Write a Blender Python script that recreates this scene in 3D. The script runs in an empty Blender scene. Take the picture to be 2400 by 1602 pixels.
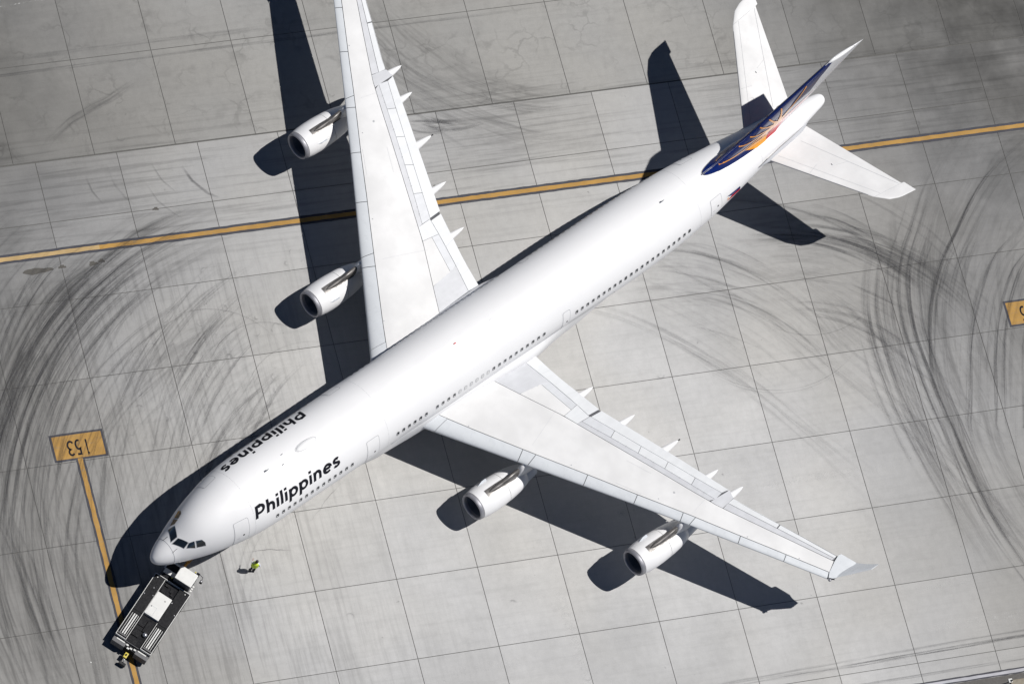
import bpy, bmesh, math, random
from mathutils import Vector, Matrix
R = math.radians
random.seed(7)
C = bpy.context.scene.collection
sc = bpy.context.scene

# ------------------------------------------------------------------ camera, sky, sun, exposure
cam_d = bpy.data.cameras.new('camera'); cam = bpy.data.objects.new('camera', cam_d); C.objects.link(cam); sc.camera = cam
right = Vector((0.93338089, -0.25056366, 0.25693962)); down = Vector((-0.12995768, -0.90331978, -0.40880848)); fwd = Vector((0.3345312, 0.34818275, -0.87570409))
m = Matrix.Identity(4)
for i in range(3):
    m[i][0] = right[i]; m[i][1] = -down[i]; m[i][2] = -fwd[i]
m[0][3], m[1][3], m[2][3] = -142.7228, -199.9712, 455.9314
cam.matrix_world = m
cam_d.sensor_width = 36.0; cam_d.lens = 16972.943 / 2400 * 36.0
cam_d.clip_start = 10; cam_d.clip_end = 12000

SUN = Vector((0.5478457, -0.06897496, 1.0)).normalized()      # towards the sun
w = bpy.data.worlds.new("World"); sc.world = w; w.use_nodes = True
nt = w.node_tree; bg = nt.nodes['Background']
sky = nt.nodes.new('ShaderNodeTexSky'); sky.sky_type = 'NISHITA'; sky.sun_disc = False
sky.sun_elevation = math.asin(SUN.z); sky.sun_rotation = math.atan2(SUN.x, SUN.y)
sky.air_density = 0.40; sky.dust_density = 0.0; sky.ozone_density = 3.0
nt.links.new(sky.outputs[0], bg.inputs[0]); bg.inputs[1].default_value = 0.05
sun_d = bpy.data.lights.new('sun', 'SUN'); sun = bpy.data.objects.new('sun', sun_d); C.objects.link(sun)
sun_d.energy = 5.0; sun_d.angle = R(0.5); sun_d.color = (1.0, 0.975, 0.945)
sun.rotation_euler = SUN.to_track_quat('Z', 'Y').to_euler(); sun.location = (60, -20, 120)
sc.view_settings.view_transform = 'Standard'; sc.view_settings.look = 'None'; sc.view_settings.gamma = 1.0
sc.view_settings.use_curve_mapping = False; sc.view_settings.exposure = -0.08
sc.cycles.transparent_max_bounces = 64; sc.cycles.max_bounces = 6

# ------------------------------------------------------------------ node helpers
class NB:
    def __init__(s, name):
        s.m = bpy.data.materials.new(name); s.m.use_nodes = True; s.t = s.m.node_tree; s.b = s.t.nodes['Principled BSDF']
    def n(s, typ, **k):
        o = s.t.nodes.new(typ)
        for a, v in k.items(): setattr(o, a, v)
        return o
    def put(s, sock, v):
        if isinstance(v, bpy.types.NodeSocket): s.t.links.new(v, sock)
        elif v is not None:
            if isinstance(v, (tuple, list)) and len(v) == 3 and sock.type == 'RGBA': v = (*v, 1)
            sock.default_value = v
    def math(s, op, a, b=None, c=None, clamp=False):
        o = s.n('ShaderNodeMath', operation=op, use_clamp=clamp)
        s.put(o.inputs[0], a); s.put(o.inputs[1], b)
        if c is not None: s.put(o.inputs[2], c)
        return o.outputs[0]
    def ramp(s, v, a, b, lo=0.0, hi=1.0):
        o = s.n('ShaderNodeMapRange', interpolation_type='SMOOTHSTEP')
        s.put(o.inputs[0], v); s.put(o.inputs[1], a); s.put(o.inputs[2], b); s.put(o.inputs[3], lo); s.put(o.inputs[4], hi)
        return o.outputs[0]
    def noise(s, vec, scale, detail=3.0, rough=0.55, dist=0.0):
        o = s.n('ShaderNodeTexNoise'); s.put(o.inputs['Vector'], vec)
        o.inputs['Scale'].default_value = scale; o.inputs['Detail'].default_value = detail
        o.inputs['Roughness'].default_value = rough; o.inputs['Distortion'].default_value = dist
        return o.outputs['Fac']
    def vec(s, x, y, z=0.0):
        o = s.n('ShaderNodeCombineXYZ'); s.put(o.inputs[0], x); s.put(o.inputs[1], y); s.put(o.inputs[2], z); return o.outputs[0]
    def mix(s, f, a, b, blend='MIX'):
        o = s.n('ShaderNodeMix', data_type='RGBA', blend_type=blend)
        s.put(o.inputs[0], f); s.put(o.inputs[6], a); s.put(o.inputs[7], b); return o.outputs[2]
    def pos(s):
        g = s.n('ShaderNodeNewGeometry'); x = s.n('ShaderNodeSeparateXYZ'); s.t.links.new(g.outputs['Position'], x.inputs[0])
        return g.outputs['Position'], x.outputs[0], x.outputs[1], x.outputs[2]
    def obj(s):
        g = s.n('ShaderNodeTexCoord'); x = s.n('ShaderNodeSeparateXYZ'); s.t.links.new(g.outputs['Object'], x.inputs[0])
        return g.outputs['Object'], x.outputs[0], x.outputs[1], x.outputs[2]
    def set(s, **k):
        names = dict(base='Base Color', rough='Roughness', metal='Metallic', coat='Coat Weight', coatr='Coat Roughness', alpha='Alpha', spec='Specular IOR Level', normal='Normal')
        for a, v in k.items(): s.put(s.b.inputs[names[a]], v)
        return s.m

def paint(name, col, rough=0.4, metal=0.0, coat=0.0, var=0.06, scale=1.2, streak=None, spec=0.5):
    """painted or metal surface with soft grime so that it is never perfectly flat"""
    b = NB(name); P, x, y, z = b.obj()
    f = b.noise(P, scale, 4, 0.6)
    v = b.ramp(f, 0.3, 0.75, 1.0 - var, 1.0)
    if streak:
        f2 = b.noise(b.vec(b.math('MULTIPLY', x, streak[0]), b.math('MULTIPLY', y, streak[1]), z), 1.0, 3)
        v = b.math('MULTIPLY', v, b.ramp(f2, 0.35, 0.7, 1.0 - streak[2], 1.0))
    c = b.mix(1.0, col, b.vec(v, v, v), 'MULTIPLY')
    r = b.ramp(b.noise(P, scale * 3.1, 3), 0.3, 0.7, rough * 0.85, rough * 1.15)
    return b.set(base=c, rough=r, metal=metal, coat=coat, coatr=0.05, spec=spec)

def concrete(name, tone=(0.345, 0.34, 0.325), old=False, filler=False):
    b = NB(name); P, x, y, z = b.pos()
    big = b.noise(P, 0.035, 3, 0.5); mid = b.noise(P, 0.22, 4, 0.6); fine = b.noise(P, 1.7, 5, 0.65); grit = b.noise(P, 14.0, 2, 0.6)
    inf = b.n('ShaderNodeObjectInfo')
    v = b.ramp(big, 0.3, 0.7, 0.93, 1.06)
    v = b.math('MULTIPLY', v, b.ramp(mid, 0.3, 0.7, 0.93, 1.04)); cl = b.noise(P, 0.55, 6, 0.75); v = b.math('MULTIPLY', v, b.ramp(cl, 0.52, 0.72, 1.0, 0.94))
    v = b.math('MULTIPLY', v, b.ramp(fine, 0.3, 0.7, 0.96, 1.03))
    v = b.math('MULTIPLY', v, b.ramp(grit, 0.35, 0.65, 0.97, 1.03))
    v = b.math('MULTIPLY', v, b.ramp(inf.outputs['Random'], 0.0, 1.0, 0.945, 1.035))
    # broom finish and rubber wiped along the taxi direction
    lx = b.noise(b.vec(b.math('MULTIPLY', x, 0.10), b.math('MULTIPLY', y, 2.6), 3.0), 1.0, 4, 0.62, 0.15)
    ly = b.noise(b.vec(b.math('MULTIPLY', x, 3.2), b.math('MULTIPLY', y, 0.16), 7.0), 1.0, 4, 0.62, 0.05)
    band = b.math('MULTIPLY', b.ramp(y, -12.0, -4.0), b.ramp(y, 3.5, -0.3))
    west = b.math('MULTIPLY', b.ramp(x, 26.0, 6.0), b.ramp(y, -7.0, -11.0))
    v = b.math('MULTIPLY', v, b.math('SUBTRACT', 1.0, b.math('MULTIPLY', b.math('MULTIPLY', b.ramp(lx, 0.45, 0.72), 0.24), b.math('ADD', band, 0.25))))
    v = b.math('MULTIPLY', v, b.math('SUBTRACT', 1.0, b.math('MULTIPLY', b.math('MULTIPLY', b.ramp(ly, 0.42, 0.72), 0.22), b.math('ADD', west, 0.12))))
    # rubber laid down by turning aircraft: fine streaks round a few turning centres
    def field(cx, cy, r0, r1, a0, a1, s, fr=2.6, fa=0.8):
        dx = b.math('SUBTRACT', x, cx); dy = b.math('SUBTRACT', y, cy)
        r = b.math('SQRT', b.math('ADD', b.math('MULTIPLY', dx, dx), b.math('MULTIPLY', dy, dy)))
        mid_a = R((a0 + a1) / 2); c_, s_ = math.cos(mid_a), math.sin(mid_a)
        u = b.math('ADD', b.math('MULTIPLY', dx, c_), b.math('MULTIPLY', dy, s_)); t = b.math('SUBTRACT', b.math('MULTIPLY', dy, c_), b.math('MULTIPLY', dx, s_))
        a = b.math('ARCTAN2', t, u); half = R(abs(a1 - a0) / 2)
        wob = b.math('MULTIPLY', b.noise(P, 0.13, 2), 1.6)
        nz = b.noise(b.vec(b.math('MULTIPLY', b.math('ADD', r, wob), fr), b.math('MULTIPLY', a, fa * 4), cx), 1.0, 5, 0.68)
        broad = b.noise(b.vec(b.math('MULTIPLY', r, 0.5), b.math('MULTIPLY', a, 1.5), cy), 1.0, 3, 0.5)
        k = b.math('MULTIPLY', b.ramp(nz, 0.42, 0.7), b.ramp(broad, 0.35, 0.65, 0.35, 1.0))
        k = b.math('ADD', k, b.ramp(broad, 0.3, 0.7, 0.0, 0.35))
        w_ = (r1 - r0)
        k = b.math('MULTIPLY', k, b.math('MULTIPLY', b.ramp(r, r0, r0 + w_ * 0.3), b.ramp(r, r1, r1 - w_ * 0.3)))
        k = b.math('MULTIPLY', k, b.ramp(b.math('ABSOLUTE', a), half, half * 0.6))
        return b.math('MULTIPLY', k, s, clamp=True)
    fields = [(17.9, -32.9, 23.5, 31.5, 96, 205, 0.42), (17.0, -34.0, 8, 24.5, 95, 200, 0.28), (10.2, -23.7, 16, 24, 105, 190, 0.25),
              (97.6, -27.7, 30.0, 39.5, 152, 206, 0.34), (84.0, -24.0, 10, 24, 110, 200, 0.24),
              (52.3, -28.0, 8, 19, 15, 100, 0.30), (42.0, -28.9, 10, 19, 15, 100, 0.24), (42.3, 15.1, 13, 21, -165, -85, 0.30), (32, 16, 17, 22, -125, -70, 0.2)]
    for f in fields:
        v = b.math('MULTIPLY', v, b.math('SUBTRACT', 1.0, field(*f)))
    # rubber east and far west, plus lens vignette painted into the concrete colour
    rubber_vignette = b.math('ADD', b.math('MULTIPLY', b.ramp(x, 44.0, 76.0), b.ramp(y, -54.0, -20.0, 0.42, 0.50)), b.math('MULTIPLY', b.ramp(x, 18.0, -10.0), 0.46))
    rubber_vignette = b.math('ADD', rubber_vignette, b.math('MULTIPLY', b.ramp(y, -30.0, 4.0), 0.26))  # northward part of the painted vignette
    v = b.math('MULTIPLY', v, b.math('SUBTRACT', 1.0, b.math('MULTIPLY', rubber_vignette, b.ramp(mid, 0.2, 0.7, 0.8, 1.15))))
    if old:     # the older slabs north of the expansion joint: map cracking darkened with dirt
        vo = b.n('ShaderNodeTexVoronoi', feature='DISTANCE_TO_EDGE'); vo.inputs['Scale'].default_value = 0.62
        off = b.n('ShaderNodeTexNoise'); off.inputs['Scale'].default_value = 0.9; off.inputs['Detail'].default_value = 4; b.put(off.inputs['Vector'], P)
        va = b.n('ShaderNodeVectorMath', operation='MULTIPLY_ADD'); b.put(va.inputs[0], off.outputs['Color']); va.inputs[1].default_value = (2.0, 2.0, 0.0); b.put(va.inputs[2], P)
        b.put(vo.inputs['Vector'], va.outputs[0])
        vein = b.math('MULTIPLY', b.ramp(vo.outputs['Distance'], 0.085, 0.0), b.ramp(b.noise(P, 0.33, 3), 0.44, 0.66))
        v = b.math('MULTIPLY', v, b.math('SUBTRACT', 1.0, b.math('MULTIPLY', vein, 0.20)))
        v = b.math('MULTIPLY', v, b.ramp(b.noise(P, 0.5, 4, 0.7), 0.5, 0.75, 1.0, 0.90))
    # rolled dirt line beside the joint, oil spots
    sp = b.noise(P, 2.2, 2, 0.4); v = b.math('MULTIPLY', v, b.ramp(sp, 0.76, 0.80, 1.0, 0.72))
    pale = b.noise(b.vec(b.math('MULTIPLY', x, 0.35), b.math('MULTIPLY', y, 1.3), 1.0), 1.0, 5, 0.75)
    v = b.math('MULTIPLY', v, b.ramp(pale, 0.60, 0.78, 1.0, 1.05))
    warm = b.ramp(b.noise(P, 0.06, 2), 0.35, 0.65)
    c = b.mix(warm, tone, (tone[0] * 0.985, tone[1] * 1.0, tone[2] * 1.035))
    if filler: c = (0.05, 0.05, 0.05)
    c = b.mix(1.0, c, b.vec(v, v, v), 'MULTIPLY')
    bp = b.n('ShaderNodeBump'); bp.inputs['Strength'].default_value = 0.25; bp.inputs['Distance'].default_value = 0.01; b.put(bp.inputs['Height'], grit)
    return b.set(base=c, rough=0.82, normal=bp.outputs[0], spec=0.35)

def simple(name, col, rough=0.5, metal=0.0, spec=0.5, coat=0.0):
    return paint(name, col, rough, metal, coat, 0.08, 2.0, None, spec)

MAT = {}
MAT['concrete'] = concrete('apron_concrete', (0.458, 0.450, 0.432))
MAT['concrete_old_vignetted'] = concrete('old_vignetted_concrete', (0.398, 0.390, 0.368), old=True)  # older slabs, tone also lowered as part of the painted lens vignette
MAT['joint'] = simple('joint_sealant', (0.10, 0.098, 0.092), 0.85)
MAT['ground'] = simple('airfield_ground', (0.17, 0.165, 0.15), 0.95)
MAT['asphalt'] = simple('asphalt', (0.105, 0.10, 0.095), 0.9)

def worn(name, col, under, amount=0.5):
    b = NB(name); P, x, y, z = b.pos()
    n1 = b.noise(b.vec(b.math('MULTIPLY', x, 0.8), b.math('MULTIPLY', y, 3.0), 0.0), 1.0, 6, 0.75); n2 = b.noise(P, 5.0, 4, 0.7)
    k = b.ramp(b.math('ADD', b.math('MULTIPLY', n1, 0.6), b.math('MULTIPLY', n2, 0.4)), 0.5, 0.72, 0.0, amount)
    c = b.mix(k, col, under); g = b.ramp(b.noise(P, 0.9, 3), 0.3, 0.7, 0.86, 1.05); c = b.mix(1.0, c, b.vec(g, g, g), 'MULTIPLY')
    return b.set(base=c, rough=0.7, spec=0.35)
MAT['yellow'] = worn('taxi_yellow_paint', (0.38, 0.215, 0.05), (0.23, 0.19, 0.14), 0.85)
MAT['yellow_faded'] = worn('faded_yellow_paint', (0.42, 0.29, 0.13), (0.33, 0.29, 0.22), 0.8)
MAT['black_paint'] = worn('black_border_paint', (0.045, 0.046, 0.058), (0.16, 0.16, 0.16), 0.4)
MAT['white_line'] = worn('white_line_paint', (0.40, 0.40, 0.43), (0.3, 0.3, 0.3), 0.6)

MAT['white'] = paint('aircraft_white', (0.80, 0.80, 0.805), 0.42, 0, 0.08, 0.02, 0.35, (0.25, 1.2, 0.015))
MAT['wing_white'] = paint('wing_box_white', (0.69, 0.69, 0.69), 0.5, 0, 0.0, 0.13, 0.35, (0.5, 0.5, 0.03))
MAT['slat_grey'] = paint('slat_light_grey', (0.62, 0.645, 0.67), 0.30, 0, 0.3, 0.05, 0.7, (2.0, 0.3, 0.03))
MAT['flap_grey'] = paint('flap_light_grey', (0.66, 0.675, 0.69), 0.42, 0, 0.0, 0.05, 0.7, (0.6, 2.5, 0.04))
MAT['spoiler_grey'] = paint('spoiler_grey', (0.60, 0.615, 0.64), 0.45, 0, 0.0, 0.06, 0.9, (0.7, 3.0, 0.06))
MAT['shroud_grey'] = paint('shroud_grey', (0.55, 0.56, 0.585), 0.45, 0, 0.0, 0.08, 0.9, (0.7, 3.0, 0.05))
MAT['underside'] = simple('underside_grey', (0.42, 0.43, 0.44), 0.5)
MAT['gap'] = simple('dark_gap', (0.09, 0.092, 0.10), 0.8)
MAT['lip'] = paint('bare_metal_lip', (0.38, 0.38, 0.41), 0.5, 0.55, 0, 0.15, 4.0)
MAT['duct'] = simple('intake_duct', (0.16, 0.18, 0.22), 0.5)
MAT['fan'] = simple('fan_blades', (0.03, 0.033, 0.04), 0.5, 0.4)
MAT['bare'] = paint('heat_stained_metal', (0.30, 0.285, 0.275), 0.45, 0.55, 0, 0.5, 1.6, (1.3, 5.0, 0.35))
MAT['nozzle'] = paint('nozzle_paint', (0.55, 0.58, 0.63), 0.4, 0.15, 0, 0.1, 2.0)
MAT['glass'] = paint('cockpit_glass', (0.012, 0.018, 0.024), 0.06, 0, 1.0, 0.3, 2.0, spec=0.8)
MAT['glass_amber'] = paint('cockpit_glass_amber', (0.075, 0.045, 0.012), 0.12, 0, 1.0, 0.3, 2.0)
MAT['win_dark'] = simple('cabin_window_dark', (0.035, 0.038, 0.045), 0.15)
MAT['win_frame'] = simple('cabin_window_frame', (0.42, 0.43, 0.44), 0.4)
MAT['win_shade'] = simple('cabin_window_shade', (0.68, 0.68, 0.68), 0.5)
MAT['seam'] = simple('panel_seam', (0.40, 0.41, 0.43), 0.6)
MAT['text'] = simple('black_lettering', (0.010, 0.011, 0.016), 0.7, spec=0.12)
MAT['blue'] = paint('tail_blue', (0.006, 0.018, 0.120), 0.07, 0, 0.0, 0.05, 0.8, spec=0.45)
MAT['red'] = paint('tail_red', (0.55, 0.02, 0.03), 0.12, 0, 0.0, 0.05, 0.8, spec=0.45)
MAT['gold'] = paint('tail_gold', (0.90, 0.36, 0.02), 0.12, 0, 0.0, 0.05, 0.8, spec=0.45)
MAT['orange'] = paint('tail_orange', (0.95, 0.40, 0.07), 0.12, 0, 0.0, 0.05, 0.8, spec=0.45)
MAT['tug_white'] = paint('tug_white', (0.64, 0.64, 0.62), 0.4, 0, 0.1, 0.08, 2.5)
MAT['tug_black'] = paint('tug_deck_black', (0.012, 0.012, 0.014), 0.75, 0, 0, 0.3, 3.0, None, 0.25)
MAT['tug_dark'] = simple('tug_recess', (0.010, 0.010, 0.012), 0.8, spec=0.2)
MAT['tug_grey'] = paint('tug_bumper_grey', (0.12, 0.12, 0.125), 0.55, 0, 0, 0.3, 3.0)
MAT['steel'] = simple('steel', (0.5, 0.5, 0.52), 0.3, 0.8)
MAT['rubber'] = simple('rubber', (0.02, 0.02, 0.022), 0.8)
MAT['hitch'] = simple('hitch_yellow', (0.55, 0.45, 0.05), 0.5)
MAT['towbar'] = paint('towbar_orange', (0.50, 0.23, 0.03), 0.5, 0, 0, 0.3, 4.0)
MAT['skin'] = simple('skin', (0.36, 0.2, 0.13), 0.5)
MAT['hivis'] = simple('hivis_vest', (0.62, 0.78, 0.04), 0.6)
MAT['shirt'] = simple('pale_shirt', (0.62, 0.66, 0.72), 0.8)
MAT['trousers'] = simple('black_trousers', (0.012, 0.012, 0.016), 0.9)
MAT['hair'] = simple('black_cap', (0.015, 0.012, 0.016), 0.7)
MAT['beige'] = paint('cart_roof_beige', (0.22, 0.19, 0.14), 0.6, 0, 0, 0.2, 2.0)
MAT['puddle'] = simple('oil_stain', (0.06, 0.055, 0.047), 0.6)

# ------------------------------------------------------------------ object helpers
def mk(name, verts, faces, mat, parent=None, smooth=False, mats=None, fmat=None, recalc=True):
    me = bpy.data.meshes.new(name); bm = bmesh.new()
    vs = [bm.verts.new(v) for v in verts]
    for i, f in enumerate(faces):
        try:
            ff = bm.faces.new([vs[k] for k in f])
            if fmat: ff.material_index = fmat[i]
            ff.smooth = smooth
        except ValueError: pass
    if recalc: bmesh.ops.recalc_face_normals(bm, faces=bm.faces)
    bm.to_mesh(me); bm.free()
    for mm in (mats or [mat]): me.materials.append(MAT[mm])
    o = bpy.data.objects.new(name, me); C.objects.link(o)
    if parent: o.parent = parent
    return o
def from_bm(name, bm, mat, parent=None, smooth=False, mats=None):
    me = bpy.data.meshes.new(name)
    for f in bm.faces: f.smooth = smooth
    bm.to_mesh(me); bm.free()
    for mm in (mats or [mat]): me.materials.append(MAT[mm])
    o = bpy.data.objects.new(name, me); C.objects.link(o)
    if parent: o.parent = parent
    return o
def tag(o, label=None, category=None, group=None, kind=None):
    for k, v in (('label', label), ('category', category), ('group', group), ('kind', kind)):
        if v: o[k] = v
    return o
def empty(name, loc=(0, 0, 0), rz=0.0, parent=None):
    o = bpy.data.objects.new(name, None); C.objects.link(o); o.location = loc; o.rotation_euler = (0, 0, rz)
    o.empty_display_size = 0.3
    if parent: o.parent = parent
    return o
def copy_tree(o, parent=None):
    c = o.copy(); C.objects.link(c); c.parent = parent
    for ch in list(o.children): copy_tree(ch, c)
    return c
def box_bm(bm, x0, x1, y0, y1, z0, z1, bev=0.0, taper=None):
    vs = [bm.verts.new((x, y, z)) for z in (z0, z1) for y in (y0, y1) for x in (x0, x1)]
    if taper:
        for v in vs[4:]:
            v.co.x = (x0 + x1) / 2 + (v.co.x - (x0 + x1) / 2) * taper[0]; v.co.y = (y0 + y1) / 2 + (v.co.y - (y0 + y1) / 2) * taper[1]
    fs = [bm.faces.new([vs[i] for i in f]) for f in ((0, 2, 3, 1), (4, 5, 7, 6), (0, 1, 5, 4), (2, 6, 7, 3), (0, 4, 6, 2), (1, 3, 7, 5))]
    if bev:
        ed = list({e for f in fs for e in f.edges})
        bmesh.ops.bevel(bm, geom=ed, offset=bev, segments=2, affect='EDGES', profile=0.7)
def box(name, x0, x1, y0, y1, z0, z1, mat, parent=None, bev=0.02, taper=None):
    bm = bmesh.new(); box_bm(bm, x0, x1, y0, y1, z0, z1, bev, taper); return from_bm(name, bm, mat, parent)
def tube_bm(bm, pts, r, seg=10, cap=True):
    pts = [Vector(p) for p in pts]; rs = r if isinstance(r, (list, tuple)) else [r] * len(pts); rings = []
    for i, p in enumerate(pts):
        d = (pts[min(i + 1, len(pts) - 1)] - pts[max(i - 1, 0)]).normalized()
        q = d.to_track_quat('Z', 'Y')
        rings.append([bm.verts.new(p + q @ Vector((rs[i] * math.cos(2 * math.pi * k / seg), rs[i] * math.sin(2 * math.pi * k / seg), 0))) for k in range(seg)])
    for a, b2 in zip(rings, rings[1:]):
        for k in range(seg): bm.faces.new((a[k], a[(k + 1) % seg], b2[(k + 1) % seg], b2[k]))
    if cap: bm.faces.new(rings[0][::-1]); bm.faces.new(rings[-1])
def tube(name, pts, r, mat, parent=None, seg=10, smooth=True):
    bm = bmesh.new(); tube_bm(bm, pts, r, seg); return from_bm(name, bm, mat, parent, smooth)
def lathe(name, prof, mat, parent=None, seg=40, origin=(0, 0, 0), ang=(0, 360), sy=1.0):
    """profile of (x, r) turned about the x axis"""
    verts = []; faces = []; n = seg; full = ang[1] - ang[0] >= 360
    cols = n if full else n + 1
    for (x, r) in prof:
        for k in range(cols):
            a = R(ang[0] + (ang[1] - ang[0]) * k / n)
            verts.append((origin[0] + x, origin[1] + r * math.cos(a) * sy, origin[2] + r * math.sin(a)))
    for i in range(len(prof) - 1):
        for k in range(n):
            k2 = (k + 1) % cols
            faces.append((i * cols + k, i * cols + k2, (i + 1) * cols + k2, (i + 1) * cols + k))
    o = mk(name, verts, faces, mat, parent, smooth=True)
    bmw = bmesh.new(); bmw.from_mesh(o.data); bmesh.ops.remove_doubles(bmw, verts=bmw.verts, dist=1e-4); bmw.to_mesh(o.data); bmw.free()
    return o

# ------------------------------------------------------------------ stroke lettering (polylines given a width)
def arc(cx, cy, rx, ry, a0, a1, n=14):
    return [(cx + rx * math.cos(R(a0 + (a1 - a0) * i / n)), cy + ry * math.sin(R(a0 + (a1 - a0) * i / n))) for i in range(n + 1)]
GL = {  # x-height 0.70, cap 1.0 ; each glyph: advance, list of strokes
 'P': (0.80, [[(0.10, 0), (0.10, 1.0)], [(0.10, 0.91), (0.36, 0.91)] + arc(0.36, 0.65, 0.26, 0.26, 90, -90) + [(0.10, 0.39)]]),
 'h': (0.72, [[(0.10, 0), (0.10, 1.02)], [(0.10, 0.36)] + arc(0.32, 0.39, 0.21, 0.24, 150, 0) + [(0.53, 0.0)]]),
 'i': (0.30, [[(0.10, 0), (0.10, 0.70)], [(0.10, 0.82), (0.10, 1.0)]]),
 'l': (0.30, [[(0.10, 0), (0.10, 1.02)]]),
 'p': (0.78, [[(0.10, -0.30), (0.10, 0.70)], arc(0.36, 0.35, 0.25, 0.27, 0, 360, 24)]),
 'n': (0.72, [[(0.10, 0), (0.10, 0.70)], [(0.10, 0.36)] + arc(0.32, 0.39, 0.21, 0.24, 150, 0) + [(0.53, 0.0)]]),
 'e': (0.76, [[(0.12, 0.36), (0.60, 0.36)], arc(0.36, 0.35, 0.26, 0.27, 0, 315, 22)]),
 's': (0.62, [arc(0.29, 0.50, 0.19, 0.135, 35, 180, 8) + arc(0.29, 0.36, 0.0, 0.0, 0, 0, 1)[:0] + [(0.14, 0.40), (0.44, 0.30)] + arc(0.28, 0.20, 0.20, 0.135, 10, -150, 9)]),
 '1': (0.42, [[(0.10, 0.0), (0.10, 1.0), (0.02, 0.88)]]),
 '5': (0.55, [[(0.42, 0.94), (0.12, 0.94), (0.12, 0.58)] + arc(0.22, 0.30, 0.22, 0.30, 125, -120, 14)]),
 '3': (0.55, [arc(0.20, 0.76, 0.20, 0.20, 150, -70, 10) + arc(0.19, 0.30, 0.24, 0.27, 80, -150, 12)]),
}
def ribbon2d(line, wd):
    out = []
    n = len(line)
    L, Rr = [], []
    closed = (Vector(line[0]) - Vector(line[-1])).length < 1e-4 and n > 3
    for i in range(n):
        p = Vector(line[i])
        if closed: a, c = Vector(line[(i - 1) % (n - 1)]), Vector(line[(i + 1) % (n - 1)])
        else: a, c = Vector(line[max(i - 1, 0)]), Vector(line[min(i + 1, n - 1)])
        if 0 < i < n - 1 or closed:
            d1, d2 = (p - a).normalized(), (c - p).normalized()
            t = (d1 + d2).normalized() if (d1 + d2).length > 1e-3 else d2
            k = 1 / max(0.5, math.sqrt(max(0.0, (1 + d1.dot(d2)) / 2)))
        else: t = (c - a).normalized(); k = 1
        nn = Vector((-t.y, t.x)) * wd / 2 * k
        L.append(p + nn); Rr.append(p - nn)
    return [[L[i], Rr[i], Rr[i + 1], L[i + 1]] for i in range(n - 1)]
def text_quads(s, wd=0.19, space=0.0):
    x = 0; out = []
    for ch in s:
        adv, st = GL[ch]
        for k, line in enumerate(st): out.append((k, [[Vector((q.x + x, q.y)) for q in quad] for quad in ribbon2d(line, wd)]))
        x += adv + space
    return x - space, out
def decal(name, polys, fn, mat, parent, cut=None, layer=None, smooth=True):
    """polygons in a flat (u, v) chart, cut into strips and laid on a surface by fn(u, v, layer)"""
    bm = bmesh.new(); lay = bm.verts.layers.int.new('k')
    for k, poly in polys:
        vs = [bm.verts.new((p[0], p[1], 0)) for p in poly]
        for v_ in vs: v_[lay] = k
        try: bm.faces.new(vs)
        except ValueError: pass
    bmesh.ops.triangulate(bm, faces=[f for f in bm.faces if len(f.verts) > 4])
    if cut:
        for ax, st in enumerate(cut):
            if not st: continue
            lo = min(v_.co[ax] for v_ in bm.verts); hi = max(v_.co[ax] for v_ in bm.verts); q = math.ceil(lo / st) * st
            while q < hi:
                co = [0, 0, 0]; no = [0, 0, 0]; co[ax] = q; no[ax] = 1
                bmesh.ops.bisect_plane(bm, geom=bm.verts[:] + bm.edges[:] + bm.faces[:], plane_co=co, plane_no=no, dist=1e-5)
                q += st
    for v_ in bm.verts: v_.co = fn(v_.co.x, v_.co.y, v_[lay])
    bmesh.ops.recalc_face_normals(bm, faces=bm.faces)
    return from_bm(name, bm, mat, parent, smooth)

# ------------------------------------------------------------------ ground
CW = 6.0941; ROWB = 0.0; UO = -1.618
xs_lo = [CW * i for i in range(-4, 15)]
ys_lo = [0.0, -4.78] + [-4.78 - 6.1 * i for i in range(1, 9)]
ys_up = [0.0, 7.61, 13.71, 19.81]
mk('ground', [(-3000, -3000, -0.06), (3000, -3000, -0.06), (3000, 3000, -0.06), (-3000, 3000, -0.06)], [(0, 1, 2, 3)], 'ground')['kind'] = 'structure'
apron = tag(mk('apron', [(-24.6, -53.7, -0.022), (86, -53.7, -0.022), (86, 19.9, -0.022), (-24.6, 19.9, -0.022)], [(0, 1, 2, 3)], 'joint'), kind='structure')
def slab_mesh(w_, h_, key, mat):
    g = 0.020; b_ = 0.010
    a = [(x, y) for x, y in ((g, g), (w_ - g, g), (w_ - g, h_ - g), (g, h_ - g))]; t = [(x, y) for x, y in ((g + b_, g + b_), (w_ - g - b_, g + b_), (w_ - g - b_, h_ - g - b_), (g + b_, h_ - g - b_))]
    V = [(*p, -0.03) for p in a] + [(*p, -0.010) for p in a] + [(*p, 0.0) for p in t]
    F = [(0, 1, 5, 4), (1, 2, 6, 5), (2, 3, 7, 6), (3, 0, 4, 7), (4, 5, 9, 8), (5, 6, 10, 9), (6, 7, 11, 10), (7, 4, 8, 11), (8, 9, 10, 11)]
    me = bpy.data.meshes.new('slab'); me.from_pydata(V, [], F); me.materials.append(MAT[mat]); return me
def slabs(x_edges, y_edges, mat):
    cache = {}
    for j in range(len(y_edges) - 1):
        y1, y0 = max(y_edges[j], y_edges[j + 1]), min(y_edges[j], y_edges[j + 1])
        if abs(y1) < 1e-6: y1 -= 0.035
        if abs(y0) < 1e-6: y0 += 0.035
        for i in range(len(x_edges) - 1):
            key = round(y1 - y0, 3)
            if key not in cache: cache[key] = slab_mesh(CW, y1 - y0, key, mat)
            o = bpy.data.objects.new('slab', cache[key]); C.objects.link(o); o.parent = apron; o.location = (x_edges[i], y0, random.uniform(-0.0008, 0.0008))
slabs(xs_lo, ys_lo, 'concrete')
slabs([x + UO for x in xs_lo], ys_up, 'concrete_old_vignetted')

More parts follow.
